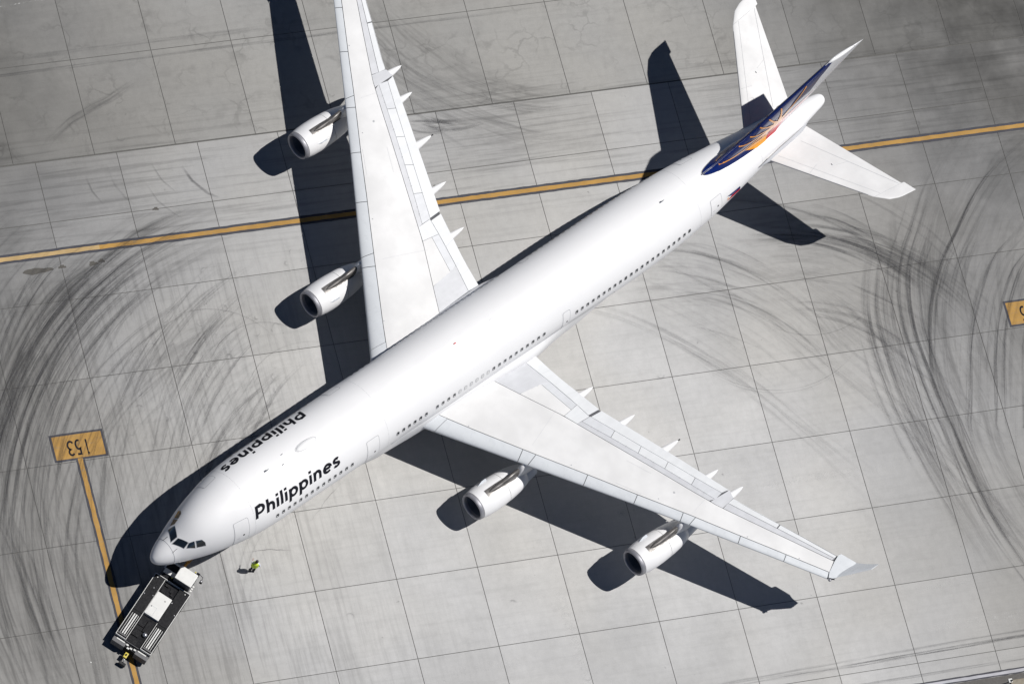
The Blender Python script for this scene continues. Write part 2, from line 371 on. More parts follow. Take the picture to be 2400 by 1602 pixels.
def flat(name, pts, z, mat, parent=None):
    return mk(name, [(x, y, z) for x, y in pts], [tuple(range(len(pts)))], mat, parent)
def rect(x0, x1, y0, y1): return [(x0, y0), (x1, y0), (x1, y1), (x0, y1)]
tag(flat('road', rect(-24.6, 86, -75, -53.62), -0.004, 'concrete'), kind='structure')
tag(flat('service_road', rect(-24.6, 86, -75, -49.43), 0.004, 'asphalt'), kind='structure')

# painted taxi line with black borders
tl = empty('taxiway_line', (30, -7.15, 0)); tag(tl, 'long yellow taxiway centre line with black borders crossing behind the wings', 'taxi line')
def strip(name, x0, x1, y0, y1, z, mat, par, off):
    return flat(name, [(x - off[0], y - off[1]) for x, y in rect(x0, x1, y0, y1)], z, mat, par)
def wavy_strip(name, x0, x1, y0, y1, z, mat, par, off, vert=False, step=0.35, amp=0.018):
    rnd = random.Random(int((x0 + y0) * 100)); V = []; F = []
    n = int(((y1 - y0) if vert else (x1 - x0)) / step)
    for i in range(n + 1):
        t = i / n
        if vert: V += [(x0 + rnd.uniform(-amp, amp) - off[0], y0 + (y1 - y0) * t - off[1], z), (x1 + rnd.uniform(-amp, amp) - off[0], y0 + (y1 - y0) * t - off[1], z)]
        else: V += [(x0 + (x1 - x0) * t - off[0], y0 + rnd.uniform(-amp, amp) - off[1], z), (x0 + (x1 - x0) * t - off[0], y1 + rnd.uniform(-amp, amp) - off[1], z)]
    for i in range(n): F.append((2 * i, 2 * i + 1, 2 * i + 3, 2 * i + 2))
    return mk(name, V, F, mat, par)
wavy_strip('black_border', -24, 85, -7.50, -6.80, 0.004, 'black_paint', tl, (30, -7.15))
wavy_strip('yellow_stripe', -24, 3.1, -7.31, -6.99, 0.008, 'yellow_faded', tl, (30, -7.15))['label'] = 'faded beige end of the line'
wavy_strip('yellow_stripe', 3.1, 85, -7.31, -6.99, 0.008, 'yellow', tl, (30, -7.15))
# stand lead-in line and stand number box
ll = empty('stand_lead_in_line', (-2.13, -30, 0)); tag(ll, 'yellow stand lead-in line with black edges running under the pushback tug', 'lead-in line')
wavy_strip('black_border', -2.46, -1.80, -47.4, -22.98, 0.004, 'black_paint', ll, (-2.13, -30), True)
wavy_strip('yellow_stripe', -2.30, -1.96, -47.4, -22.86, 0.008, 'yellow', ll, (-2.13, -30), True)
def stand_box(x0, label, txt='153', tail=None):
    e = empty('stand_number_marking', (x0 + 2, -21.93, 0)); tag(e, label, 'stand marking', 'stand number boxes painted on the apron')
    off = (x0 + 2, -21.93)
    wavy_strip('black_border', x0, x0 + 3.96, -22.97, -20.88, 0.0045, 'black_paint', e, off)
    strip('yellow_panel', x0 + 0.17, x0 + 3.79, -22.82, -21.04, 0.0085, 'yellow', e, off)
    wdt, q = text_quads(txt, 0.14, 0.12)
    s = 1.12
    x_ = 0
    for n_, ch in enumerate(txt):
        wd2, q = text_quads(ch, 0.14, 0.0); polys = [(k, p) for k, ps in q for p in ps]
        decal('stand_digit', polys, lambda u, v, k: Vector((0.66 - (x_ + u) * s * 0.80, 0.43 - v * s, 0.0125 + 0.0015 * k)), 'text', e, smooth=False)
        x_ += GL[ch][0] + 0.12
    return e
stand_box(-4.0, 'yellow stand number box reading 153 at the left end of the lead-in line')
stand_box(69.5, 'yellow stand number box at the right edge cut off by the frame', '155')
# white edge line of the service road
we = empty('road_edge_line', (60, -49.25, 0)); tag(we, 'white road edge line with dark borders across the bottom right corner', 'road marking')
wavy_strip('dark_border', 30, 85, -49.42, -48.98, 0.0085, 'black_paint', we, (60, -49.25))
wavy_strip('white_stripe', 30, 85, -49.32, -49.10, 0.0125, 'white_line', we, (60, -49.25))

# tyre marks: curved ribbons of laid rubber, faded by noise
bt = NB('tyre_rubber'); P, X_, Y_, Z_ = bt.pos()
uv = bt.n('ShaderNodeUVMap'); uv.uv_map = 'UVMap'; sx = bt.n('ShaderNodeSeparateXYZ'); bt.t.links.new(uv.outputs[0], sx.inputs[0])
at = bt.n('ShaderNodeAttribute'); at.attribute_name = 'fade'
edge = bt.math('SUBTRACT', 1.0, bt.math('POWER', bt.math('ABSOLUTE', bt.math('SUBTRACT', bt.math('MULTIPLY', sx.outputs[1], 2.0), 1.0)), 3.0))
stre = bt.noise(bt.vec(bt.math('MULTIPLY', sx.outputs[0], 0.22), bt.math('MULTIPLY', sx.outputs[1], 3.5), at.outputs['Fac']), 1.0, 5, 0.7)
gr = bt.noise(P, 9.0, 3, 0.7)
al = bt.math('MULTIPLY', bt.math('MULTIPLY', edge, bt.ramp(stre, 0.36, 0.70, 0.0, 0.85)), bt.math('MULTIPLY', at.outputs['Fac'], bt.ramp(gr, 0.25, 0.6, 0.55, 1.0)), clamp=True)
MAT['tyre'] = bt.set(base=(0.045, 0.045, 0.05), rough=0.8, alpha=al, spec=0.2)
def tyre_marks(name, marks, label, matn='tyre', z0=0.016, dz=0.00012):
    bm = bmesh.new(); uvl = bm.loops.layers.uv.new('UVMap'); fl = bm.verts.layers.float.new('fade')
    for i, (pts, wd, st) in enumerate(marks):
        z = z0 + i * dz; prev = None; dist = random.uniform(0, 100); n = len(pts)
        for k, p in enumerate(pts):
            a, c = Vector(pts[max(k - 1, 0)]), Vector(pts[min(k + 1, n - 1)]); t = (c - a).normalized(); nn = Vector((-t.y, t.x)) * wd / 2
            f = st * min(1, 4.0 * k / n, 4.0 * (n - 1 - k) / n)
            q = (bm.verts.new((p[0] + nn.x, p[1] + nn.y, z)), bm.verts.new((p[0] - nn.x, p[1] - nn.y, z)))
            for v_ in q: v_[fl] = f
            if k: dist2 = dist + (Vector(p) - Vector(pts[k - 1])).length
            else: dist2 = dist
            if prev:
                face = bm.faces.new((prev[0], prev[1], q[1], q[0]))
                for lp, uvv in zip(face.loops, ((dist, 0), (dist, 1), (dist2, 1), (dist2, 0))): lp[uvl].uv = uvv
            prev = q; dist = dist2
    o = from_bm(name, bm, matn); tag(o, label, 'tyre marks', None, 'stuff'); return o
def circ(cx, cy, r, a0, a1, wob=0.25, dr=0.0):
    n = max(8, int(abs(a1 - a0) * r / 40)); ph = random.uniform(0, 6)
    return [(cx + (r + dr * i / n + wob * math.sin(ph + 3 * i / n)) * math.cos(R(a0 + (a1 - a0) * i / n)), cy + (r + dr * i / n + wob * math.sin(ph + 3 * i / n)) * math.sin(R(a0 + (a1 - a0) * i / n))) for i in range(n + 1)]
marks = []
def burst(n, cx, cy, r0, r1, a0, a1, wd, st, jit=1.2, bias=None):
    for _ in range(n):
        r = random.uniform(r0, r1) if bias is None else min(r1, max(r0, random.gauss(bias, (r1 - r0) / 5)))
        s0 = random.uniform(a0, a0 + (a1 - a0) * 0.45); s1 = random.uniform(a0 + (a1 - a0) * 0.5, a1)
        pair = random.random() < 0.5; cxx, cyy = cx + random.gauss(0, jit), cy + random.gauss(0, jit); w_ = random.uniform(*wd); s_ = random.uniform(*st); d = random.uniform(-1.0, 1.0)
        marks.append((circ(cxx, cyy, r, s0, s1, 0.2, d), w_, s_))
        if pair: marks.append((circ(cxx, cyy, r + random.uniform(0.5, 0.9), s0 + random.uniform(-3, 3), s1, 0.2, d), w_, s_ * 0.9))
burst(6, 17.9, -32.9, 25.6, 29.5, 108, 205, (0.25, 0.5), (0.35, 0.75), 0.5, 27.6)
burst(22, 17.9, -32.9, 22, 31, 105, 200, (0.10, 0.45), (0.2, 0.5), 1.2)
burst(22, 16.5, -33.5, 8, 25, 100, 195, (0.10, 0.5), (0.12, 0.34), 1.6)
burst(10, 10.2, -23.7, 17, 22, 110, 175, (0.1, 0.4), (0.2, 0.5), 1.0)
def cr(P_, n=10):
    out = []
    for i in range(len(P_) - 1):
        p0, p1, p2, p3 = (Vector(P_[max(i - 1, 0)]), Vector(P_[i]), Vector(P_[i + 1]), Vector(P_[min(i + 2, len(P_) - 1)]))
        for k in range(n):
            t = k / n; out.append(.5 * ((2 * p1) + (p2 - p0) * t + (2 * p0 - 5 * p1 + 4 * p2 - p3) * t * t + (3 * p1 - p0 - 3 * p2 + p3) * t ** 3))
    return out + [Vector(P_[-1])]
def spine(P_, strong, faint, spread, fa=(.18, .42)):
    base = cr(P_); n = len(base)
    for q in range(strong + faint):
        st_ = q < strong; off = random.gauss(0, spread * (0.45 if st_ else 1)); sk = random.gauss(0, spread * .35)
        a = random.randint(0, int(n * (.15 if st_ else .5))); b_ = random.randint(int(n * (.8 if st_ else .55)), n - 1)
        if b_ - a < 6: continue
        line = []
        for k in range(a, b_ + 1):
            t = (base[min(k + 1, n - 1)] - base[max(k - 1, 0)]).normalized(); o_ = off + sk * (k - a) / n
            line.append((base[k].x - t.y * o_, base[k].y + t.x * o_))
        w_ = random.uniform(.28, .45) if st_ else random.uniform(.12, .5); s_ = random.uniform(.5, .8) if st_ else random.uniform(*fa)
        marks.append((line, w_, s_))
        if random.random() < .5:
            marks.append(([(x + .75, y + .1) for x, y in line], w_, s_ * .8))
spine([(73, -5.5), (67.5, -10.0), (64.64, -14.18), (62.61, -17.59), (61.76, -21.64), (61.89, -25.79), (62.35, -29.98), (63.3, -36.89), (65.3, -42.88), (68.5, -49)], 2, 6, .7)
spine([(80, -6), (72, -10.5), (67.36, -15.47), (65.3, -18.32), (63.82, -21.58), (62.68, -26.6), (62.9, -32)], 2, 9, .9, (.15, .36))
spine([(80, -11), (72.66, -16.21), (69.86, -18.62), (67.3, -23.12), (65.46, -28.72), (64.9, -31), (65.2, -36)], 2, 10, 1.2, (.15, .34))
spine([(61.5, -14), (59.6, -17.5), (58.6, -21), (58.6, -26), (59.6, -32), (61.5, -39)], 0, 16, .8)
spine([(84, -16), (76, -21), (71.5, -27), (69, -34), (68.5, -42)], 0, 10, 1.6, (.12, .3))
spine([(46, -12), (51, -15), (56, -19.5), (61, -26), (66, -34), (70, -42)], 0, 22, 3.0, (.06, .18))
spine([(36, -13), (42, -15.5), (48, -20), (54, -27), (59, -34)], 0, 16, 2.6, (.06, .18))
spine([(-11, -30), (-9, -25.5), (-6.72, -20.12), (-3.77, -15.59), (-.4, -12.07), (3.45, -9.26), (6.75, -7.53), (11, -5.9)], 6, 16, .8)
spine([(2, -30), (4.2, -25), (6.44, -20.4), (9.17, -17.13), (11.6, -15.1), (15, -13)], 0, 26, 2.2)
spine([(-8, -18), (-5.59, -13.33), (-3.15, -10.34), (-.77, -8.33), (2, -7)], 1, 10, .8)
spine([(-7.5, -46), (-6.8, -38), (-7.2, -31), (-8.5, -25)], 0, 14, 1.3)
burst(9, 52.3, -28.0, 14.0, 17.5, 20, 95, (0.25, 0.5), (0.4, 0.8), 0.5, 15.5)
burst(14, 52.3, -28.0, 9, 19, 15, 95, (0.1, 0.45), (0.2, 0.5), 1.2)
burst(9, 42.0, -28.9, 12, 18, 20, 95, (0.15, 0.4), (0.2, 0.45), 1.0)
burst(6, 42.3, 15.1, 15.5, 18.5, -160, -95, (0.3, 0.8), (0.12, 0.3), 0.6)
burst(5, 32.5, 9.5, 9.2, 11.5, -120, -80, (0.2, 0.5), (0.5, 0.85), 0.4)
for pts, wd, st in [([(5.2, -1.5), (5.4, -2.6), (5.9, -3.6), (6.6, -4.4)], 0.16, 0.8), ([(3.4, -1.6), (3.6, -2.8), (4.2, -4.0)], 0.14, 0.6), ([(8.4, -1.2), (8.9, -2.6), (9.8, -3.9)], 0.12, 0.6),
                    ([(10.6, -1.7), (11.1, -3.0), (12.0, -4.1), (12.8, -4.6)], 0.22, 0.9), ([(7.6, -2.6), (8.2, -4.2), (9.2, -5.4), (10, -6.0)], 0.1, 0.5),
                    ([(0.3, 0.3), (1.6, 1.7), (3.4, 2.9), (5.2, 3.7), (6.4, 4.1), (9.3, 5.5)], 0.75, 0.38),
                    ([(35, -46.9), (50, -46.9), (62, -46.7), (85, -46.6)], 0.32, 0.75), ([(20, -47.0), (40, -46.7), (60, -46.3), (85, -46.2)], 0.2, 0.4),
                    ([(30, -48.5), (50, -48.45), (85, -48.3)], 0.25, 0.5), ([(-22, 6.9), (0, 7.05), (20, 7.15), (45, 7.2)], 0.28, 0.45), ([(-22, 8.2), (0, 8.25), (30, 8.25)], 0.5, 0.25)]:
    q = []
    for a, c in zip(pts, pts[1:]):
        n = max(3, int((Vector(c) - Vector(a)).length / 0.6))
        q += [tuple(Vector(a).lerp(Vector(c), i / n)) for i in range(n)]
    marks.append((q + [pts[-1]], wd, st))
for (cx, cy, r, a0, a1, s_) in ((51.4, -17.1, 8.3, -150, -40, 0.45), (51.4, -17.1, 8.45, -140, -60, 0.3), (55.0, -15.2, 6.3, -135, -45, 0.4), (9.0, -19.0, 6.0, 20, 110, 0.4), (13, -19, 4.5, 40, 170, 0.5), (16, -22, 5.5, 60, 160, 0.4)):
    marks.append((circ(cx, cy, r, a0, a1, 0.05), 0.06, s_ * 1.4))
for line in ([(16.13, -27.55), (14.94, -28.46), (13.88, -29.46), (12.71, -30.31)], [(11.46, -32.06), (9.5, -31.7), (7.45, -31.61)]):
    q = []
    for a, c in zip(line, line[1:]): q += [tuple(Vector(a).lerp(Vector(c), i / 6) + Vector((random.gauss(0, .03), random.gauss(0, .03)))) for i in range(6)]
    marks.append((q, 0.05, 1.0))
for _ in range(95):   # short scuffs left by pivoting tyres
    x = random.uniform(2, 22); y = random.uniform(-26, -9)
    if random.random() < 0.35: x = random.uniform(-8, 78); y = random.uniform(-46, 10)
    r = random.uniform(0.12, 0.3); a = random.uniform(0, 360)
    marks.append((circ(x, y, r, a, a + random.uniform(90, 260), 0.02), random.uniform(0.08, 0.2), random.uniform(0.25, 0.6)))
tyre_marks('tyre_marks', marks, 'dark curved tyre marks swept across the pale concrete apron')
bs = NB('pale_scuff'); P, X_, Y_, Z_ = bs.pos()
at = bs.n('ShaderNodeAttribute'); at.attribute_name = 'fade'
uv = bs.n('ShaderNodeUVMap'); uv.uv_map = 'UVMap'; sx = bs.n('ShaderNodeSeparateXYZ'); bs.t.links.new(uv.outputs[0], sx.inputs[0])
edge = bs.math('SUBTRACT', 1.0, bs.math('POWER', bs.math('ABSOLUTE', bs.math('SUBTRACT', bs.math('MULTIPLY', sx.outputs[1], 2.0), 1.0)), 2.0))
MAT['scuff'] = bs.set(base=(0.62, 0.62, 0.61), rough=0.9, alpha=bs.math('MULTIPLY', bs.math('MULTIPLY', edge, at.outputs['Fac']), bs.ramp(bs.noise(P, 1.6, 6, 0.8), 0.48, 0.66), clamp=True), spec=0.2)
pale = []
for pts, wd, st in [([(29.8, -37.4), (29.9, -40.4), (30.0, -43.0), (30.4, -46.2)], 0.9, 0.5), ([(27, -22), (28.5, -28), (29.8, -37)], 0.5, 0.25), ([(46, -32.4), (51, -32.3), (58, -32.4)], 0.7, 0.4), ([(56, -45.1), (60, -45.0), (66, -45.0)], 0.8, 0.45), ([(50, -46.9), (56, -46.8), (64, -46.9)], 0.5, 0.4), ([(56, -42), (62, -41.8)], 0.5, 0.35), ([(-4, 12.2), (3, 12.6), (12, 12.9)], 0.12, 0.8), ([(20, -43), (26, -42.6)], 0.9, 0.25), ([(34, -33), (41, -32.6)], 0.5, 0.3)]:
    q = []
    for a, c in zip(pts, pts[1:]): q += [tuple(Vector(a).lerp(Vector(c), i / 8)) for i in range(8)]
    pale.append((q + [pts[-1]], wd, st))
o = tyre_marks('pale_scuffs', pale, 'faint pale scuffed bands on the concrete', 'scuff', 0.006)
# oil stains beside the taxi line
rnd = random.Random(3)
for (x, y, a, b_, lab) in ((-1.75, -8.35, 1.15, 0.22, 'longest dark oil stain just below the taxi line at far left'), (0.05, -8.28, 0.28, 0.13, 'small dark oil spot right of the longest oil stain'),
                          (2.35, -8.35, 0.33, 0.17, 'oval dark oil spot left of a pair below the taxi line'), (3.0, -8.22, 0.24, 0.14, 'round dark oil spot right of a pair below the taxi line'),
                          (7.9, -4.78, 0.22, 0.12, 'dark spot on the slab joint above the taxi line'), (29.0, -5.9, 0.2, 0.14, 'dark oil spot beside the wing just above the taxi line')):
    n = 22; pts = []
    ph = rnd.uniform(0, 6)
    for k in range(n):
        t = 2 * math.pi * k / n; f = 1 + 0.22 * math.sin(3 * t + ph) + 0.15 * math.sin(7 * t + 2 * ph)
        pts.append((a * math.cos(t) * (f if b_ < 0.2 else 1), b_ * math.sin(t) * f))
    o = flat('oil_stain', pts, 0.0, 'puddle'); o.location = (x, y, 0.012); tag(o, lab, 'oil stain', 'oil stains on the apron')

# ------------------------------------------------------------------ the airliner
YAW = 0.43320128
plane = empty('airliner', (-0.2485, -32.6672, 0), YAW)
tag(plane, 'white four-engine airliner lettered Philippines parked across the apron', 'airplane')
def V3(x, p, z): return Vector((x, -p, z))          # x aft of the nose, p to port, z above ground

def pch(xs, ys, x):
    n = len(xs); h = [xs[i + 1] - xs[i] for i in range(n - 1)]; d = [(ys[i + 1] - ys[i]) / h[i] for i in range(n - 1)]
    i = 0
    while i < n - 2 and x > xs[i + 1]: i += 1
    def sl(k):
        if k == 0: return d[0]
        if k == n - 1: return d[-1]
        if d[k - 1] * d[k] <= 0: return 0.0
        w1 = 2 * h[k] + h[k - 1]; w2 = h[k] + 2 * h[k - 1]; return (w1 + w2) / (w1 / d[k - 1] + w2 / d[k])
    t = (x - xs[i]) / h[i]
    return (2*t**3-3*t*t+1)*ys[i]+(t**3-2*t*t+t)*h[i]*sl(i)+(-2*t**3+3*t*t)*ys[i+1]+(t**3-t*t)*h[i]*sl(i+1)
def lerp(xs, ys, x):
    if x <= xs[0]: return ys[0]
    for i in range(len(xs) - 1):
        if x <= xs[i + 1]: return ys[i] + (ys[i + 1] - ys[i]) * (x - xs[i]) / (xs[i + 1] - xs[i])
    return ys[-1]
ST = [(0,4.15,4.15,4.15,0.0),(.04,4.36,3.94,4.15,.20),(.15,4.52,3.76,4.15,.36),(.5,4.86,3.46,4.18,.64),(1,5.20,3.16,4.22,.90),(1.6,5.54,2.96,4.30,1.14),(2.1,5.94,2.80,4.38,1.36),(2.7,6.44,2.63,4.47,1.58),(3.3,6.84,2.50,4.56,1.80),(4.2,7.22,2.38,4.68,2.08),(5.2,7.49,2.29,4.80,2.32),(6.5,7.71,2.22,4.92,2.59),(8,7.80,2.19,4.98,2.76),(9.5,7.82,2.18,5.0,2.82),(42.5,7.82,2.18,5.0,2.82),(45,7.82,2.34,5.03,2.79),(48,7.82,2.80,5.18,2.65),(51,7.82,3.52,5.50,2.38),(54,7.80,4.32,5.95,1.93),(57,7.77,5.18,6.42,1.45),(60,7.70,6.02,6.86,1.05),(62,7.62,6.55,7.08,.66),(62.9,7.52,6.72,7.12,.45),(63.15,7.38,6.86,7.12,.27),(63.25,7.12,7.12,7.12,0)]
SX = [s[0] for s in ST]
def PS(x): return .11 - .004 * x        # the body sits very slightly askew to its measured axis
def sec(x):
    s = 0.0045 * (x - 10); return [pch(SX, [q[k] for q in ST], x) + (s if k < 4 else 0) for k in (1, 2, 3, 4)]
def fus(x, th, off=0.0):
    """point on the fuselage skin; th in degrees up from the port horizontal"""
    zt, zb, zm, hw = sec(x); c, s = math.cos(R(th)), math.sin(R(th)); h = (zt - zm) if s > 0 else (zm - zb)
    n = Vector((0, c / max(hw, .01), s / max(h, .01))).normalized()
    return V3(x, PS(x) + hw * c + n.y * off, zm + h * s + n.z * off)
xs = [0.0, .02, .05, .1, .2, .35, .5, .75, 1.0] + [1.0 + .3 * i for i in range(1, 31)] + [10 + 1.5 * i for i in range(1, 22)] + [42 + .75 * i for i in range(0, 28)] + [62.6, 62.8, 62.9, 63.0, 63.1, 63.15, 63.2, 63.23, 63.25]
xs = sorted(set(round(x, 3) for x in xs)); NS = 96
verts = []; faces = []
for x in xs:
    for k in range(NS): verts.append(fus(max(x, .004) if x < 1 else min(x, 63.246), 360 * k / NS))
for i in range(len(xs) - 1):
    for k in range(NS): faces.append((i * NS + k, i * NS + (k + 1) % NS, (i + 1) * NS + (k + 1) % NS, (i + 1) * NS + k))
faces.append(tuple(range(NS))); faces.append(tuple((len(xs) - 1) * NS + k for k in range(NS)))
fuse = mk('fuselage', verts, faces, 'white', plane, smooth=True)

# ---- fuselage details
def fpoly(name, pts, mat, parent=fuse, off=0.008, cut=(0.4, 5.0), side=1, label=None):
    polys = [(0, pts)]
    f = (lambda u, v, k: fus(u, v, off)) if side > 0 else (lambda u, v, k: fus(u, 180 - v, off))
    o = decal(name, polys, f, mat, parent, cut)
    if label: o['label'] = label
    return o
def rrect(u0, u1, v0, v1, ru, rv, n=4, slant=0.0):
    out = []
    for cx, cy, a0 in ((u1 - ru, v1 - rv, 0), (u0 + ru, v1 - rv, 90), (u0 + ru, v0 + rv, 180), (u1 - ru, v0 + rv, 270)):
        for k in range(n + 1):
            a = R(a0 + 90 * k / n); out.append((cx + ru * math.cos(a), cy + rv * math.sin(a)))
    return out
def door(name, u0, u1, v0, v1, side, hatch=True):
    ring = rrect(u0, u1, v0, v1, .14, 3.2, 5); inner = rrect(u0 + .035, u1 - .035, v0 + .75, v1 - .75, .11, 2.6, 5)
    n = len(ring)
    f = (lambda u, v, k: fus(u, v, 0.006)) if side > 0 else (lambda u, v, k: fus(u, 180 - v, 0.006))
    polys = [(0, [ring[i], ring[(i + 1) % n], inner[(i + 1) % n], inner[i]]) for i in range(n)]
    d = fpoly(name, inner, 'white', off=0.012, side=side)
    decal('door_seal', polys, f, 'seam', d, (0.4, 5.0))
    if hatch:
        um = u0 + (u1 - u0) * .62; vm = v0 + (v1 - v0) * .40
        fpoly('door_window', rrect(um - .07, um + .07, vm - 1.8, vm + 1.8, .05, 1.2), 'win_dark', d, 0.018, side=side)
        fpoly('door_handle', [(um - .5, vm - 6), (um - .28, vm - 6), (um - .28, vm - 5.2), (um - .5, vm - 5.2)], 'seam', d, 0.018, side=side)
    return d
for side in (1, -1):
    door('door', 5.33, 6.5, -5, 47, side); door('door', 17.2, 18.35, -6, 41, side); door('door', 35.75, 36.47, -5, 34, side); door('door', 50.45, 51.58, 9, 45.5, side)
# cabin windows, one object each
def window_proto(shade):
    me = {}
    return me
def th_w(x): return lerp([8.9, 9.4, 15.8, 22.7, 34, 37, 46.6, 48.2], [17.4, 17.9, 17.9, 18.1, 17.8, 18.2, 20.5, 20.9], x)
rows = [(8.88 + .5305 * i, 0) for i in range(14)] + [(20.06 + .533 * i, 0) for i in range(6)] + [(23.77 + .5357 * i, 1 if 4 <= i <= 9 else 0) for i in range(20)] + [(37.1 + .5285 * i, 2 if i in (9, 21) else 0) for i in range(22)]
for side in (1, -1):
    for (wx, st) in rows:
        t = th_w(wx); fr = rrect(wx - .15, wx + .15, t - 4.3, t + 4.3, .11, 3.0, 3); pane = rrect(wx - .115, wx + .115, t - 3.4, t + 3.4, .08, 2.3, 3)
        f = fpoly('window', fr, 'win_frame' if st != 1 else 'seam', off=0.006, cut=None, side=side)
        fpoly('pane', pane, 'win_shade' if st == 1 else 'win_dark', f, 0.011, None, side)
        if st == 0: fpoly('window_blind', [(wx - .085, t - 2.3), (wx + .03, t - 2.5), (wx + .02, t - 0.9), (wx - .085, t + .1)], 'win_shade', f, 0.015, None, side)
# cockpit windows
def ck(pts, mat, side, lab=None, nm='cockpit_window'):
    fr = pts; cu = sum(p[0] for p in pts) / len(pts); cv = sum(p[1] for p in pts) / len(pts)
    outer = [(cu + (p[0] - cu) * 1.12, cv + (p[1] - cv) * 1.12) for p in pts]
    a = fpoly(nm, outer, 'seam', off=0.010, cut=(.15, 4), side=side, label=lab)
    fpoly('pane', pts, mat, a, 0.020, (.15, 4), side)
PORT = ([(1.90, 87.5), (2.26, 60.2), (1.90, 52.0), (1.44, 86.0)], [(2.08, 47.6), (2.18, 53.0), (2.30, 57.4), (2.61, 54.3), (2.56, 36.3)], [(2.72, 52.4), (3.07, 48.0), (3.23, 38.7), (3.24, 30.1), (2.69, 35.2)])
STBD = ([(1.90, 86.5), (2.27, 56.0), (1.90, 46.0), (1.44, 85.5)], [(2.14, 41), (2.36, 51.0), (2.66, 49.7), (2.62, 34.5)], [(2.75, 48.8), (3.08, 46.3), (3.25, 38.9), (3.24, 30.0), (2.73, 33.5)])
for side, ws_ in ((1, PORT), (-1, STBD)):
    ck(ws_[0], 'glass', side)
    for q_ in (1, 2): ck(ws_[q_], 'glass' if side > 0 else 'glass_amber', side, 'amber tinted side window' if side < 0 else None)
    tube('wiper', [fus(1.18, 90 - side * 34, .03), fus(1.36, 90 - side * 30, .03), fus(1.55, 90 - side * 28, .03)], .012, 'text', fuse, 6)
# radome seam
decal('radome_seam', [(0, [(1.20, a), (1.235, a), (1.235, a + 6), (1.20, a + 6)]) for a in range(-60, 240, 6)], lambda u, v, k: fus(u, v, .005), 'seam', fuse, None)
# faint circumferential skin joints
for x in (7.0, 19.2, 49.4, 56.0):
    decal('skin_joint', [(0, [(x, a), (x + .012, a), (x + .012, a + 6), (x, a + 6)]) for a in range(-30, 210, 6)], lambda u, v, k: fus(u, v, .003), 'seam', fuse, None)
# antennas and fairings on the crown
def blister(name, x0, x1, p, hw, h, mat='white'):
    V = []; F = []; nu, nv = 14, 10
    for i in range(nu + 1):
        t = i / nu; x = x0 + (x1 - x0) * t; wv = hw * (math.sin(math.pi * min(1, t * 1.0 + .0)) ** .5 if t < .5 else math.sin(math.pi * t) ** .6)
        for j in range(nv + 1):
            a = math.pi * j / nv; zt, zb, zm, w_ = sec(x); pp = p + wv * math.cos(a)
            zz = zm + (zt - zm) * math.sqrt(max(0, 1 - (pp / w_) ** 2)) + h * math.sin(a) * math.sin(math.pi * t) ** .4 - .01
            V.append(V3(x, pp + PS(x), zz))
    for i in range(nu):
        for j in range(nv): F.append((i * (nv + 1) + j, (i + 1) * (nv + 1) + j, (i + 1) * (nv + 1) + j + 1, i * (nv + 1) + j + 1))
    return mk(name, V, F, mat, fuse, smooth=True)
o = blister('antenna_fairing', 12.1, 13.95, 0.02, .30, .13)
ring = [(13.02 + .95 * math.cos(R(a)), 90 + 6.6 * math.sin(R(a)) * (1 if math.cos(R(a)) < 0 else .95)) for a in range(0, 360, 12)]
ring2 = [(13.02 + (u - 13.02) * .96, 90 + (v - 90) * .90) for u, v in ring]
decal('fairing_seal', [(0, [ring[i], ring[(i + 1) % 30], ring2[(i + 1) % 30], ring2[i]]) for i in range(30)], lambda u, v, k: fus(u, v, .006), 'seam', o, None)
def blade(x, p, h=.3, l=.3, mat='seam'):
    zt = sec(x)[0]; p += PS(x)
    V = [V3(x, p - .03, zt - .02), V3(x + l, p - .03, zt - .02), V3(x + l, p + .03, zt - .02), V3(x, p + .03, zt - .02), V3(x + .18, p - .012, zt + h), V3(x + l + .05, p - .012, zt + h), V3(x + l + .05, p + .012, zt + h), V3(x + .18, p + .012, zt + h)]
    mk('antenna_blade', V, [(0, 1, 2, 3), (4, 5, 6, 7), (0, 1, 5, 4), (1, 2, 6, 5), (2, 3, 7, 6), (3, 0, 4, 7)], mat, fuse)
blade(9.2, 0.02); blade(10.6, .3, .12, .15); blade(11.0, -.35, .1, .12); blade(46.8, -.1); blade(30.2, 0, .06, .4, 'white')
lathe('beacon', [(0, 0.0), (.02, .03), (.08, .045), (.20, .045), (.24, .03), (.26, 0)], 'red', fuse, 12, V3(26.85, 0, 7.91))

# lettering on both sides
def livery_text(side):
    wd, q = text_quads('Philippines', 0.20, 0.035); polys = [(k, p) for k, ps in q for p in ps]; L = 7.72 / wd; H = 19.6
    sl = 0.17
    if side > 0: f = lambda u, v, k: fus(7.05 + (u + sl * v) * L, 34.6 + v * (H + .7), .010 + .002 * k)
    else: f = lambda u, v, k: fus(14.95 - (u + sl * v) * L, 180 - (35.8 - 7.0 * (1 - u / wd) + v * (H + 2.4)), .010 + .002 * k)
    o = decal('lettering', polys, f, 'text', fuse, (None, 0.12))
    o['label'] = 'black word Philippines on the ' + ('port side behind the cockpit' if side > 0 else 'starboard side, seen upside down')
livery_text(1); livery_text(-1)
# national flag aft on both sides
for side in (1, -1):
    fl = fpoly('flag', [(52.12, 25.5), (53.55, 19.5), (53.60, 11), (52.64, 16)], 'blue', off=.010, side=side)
    fpoly('flag_red', [(52.66, 15.8), (53.60, 10.8), (53.64, 1.2), (52.21, 10.0)], 'red', fl, .010, side=side)
    fpoly('flag_sun', [(52.16, 18.5), (52.32, 19.5), (52.32, 15.5), (52.18, 14.5)], 'orange', fl, .013, side=side)

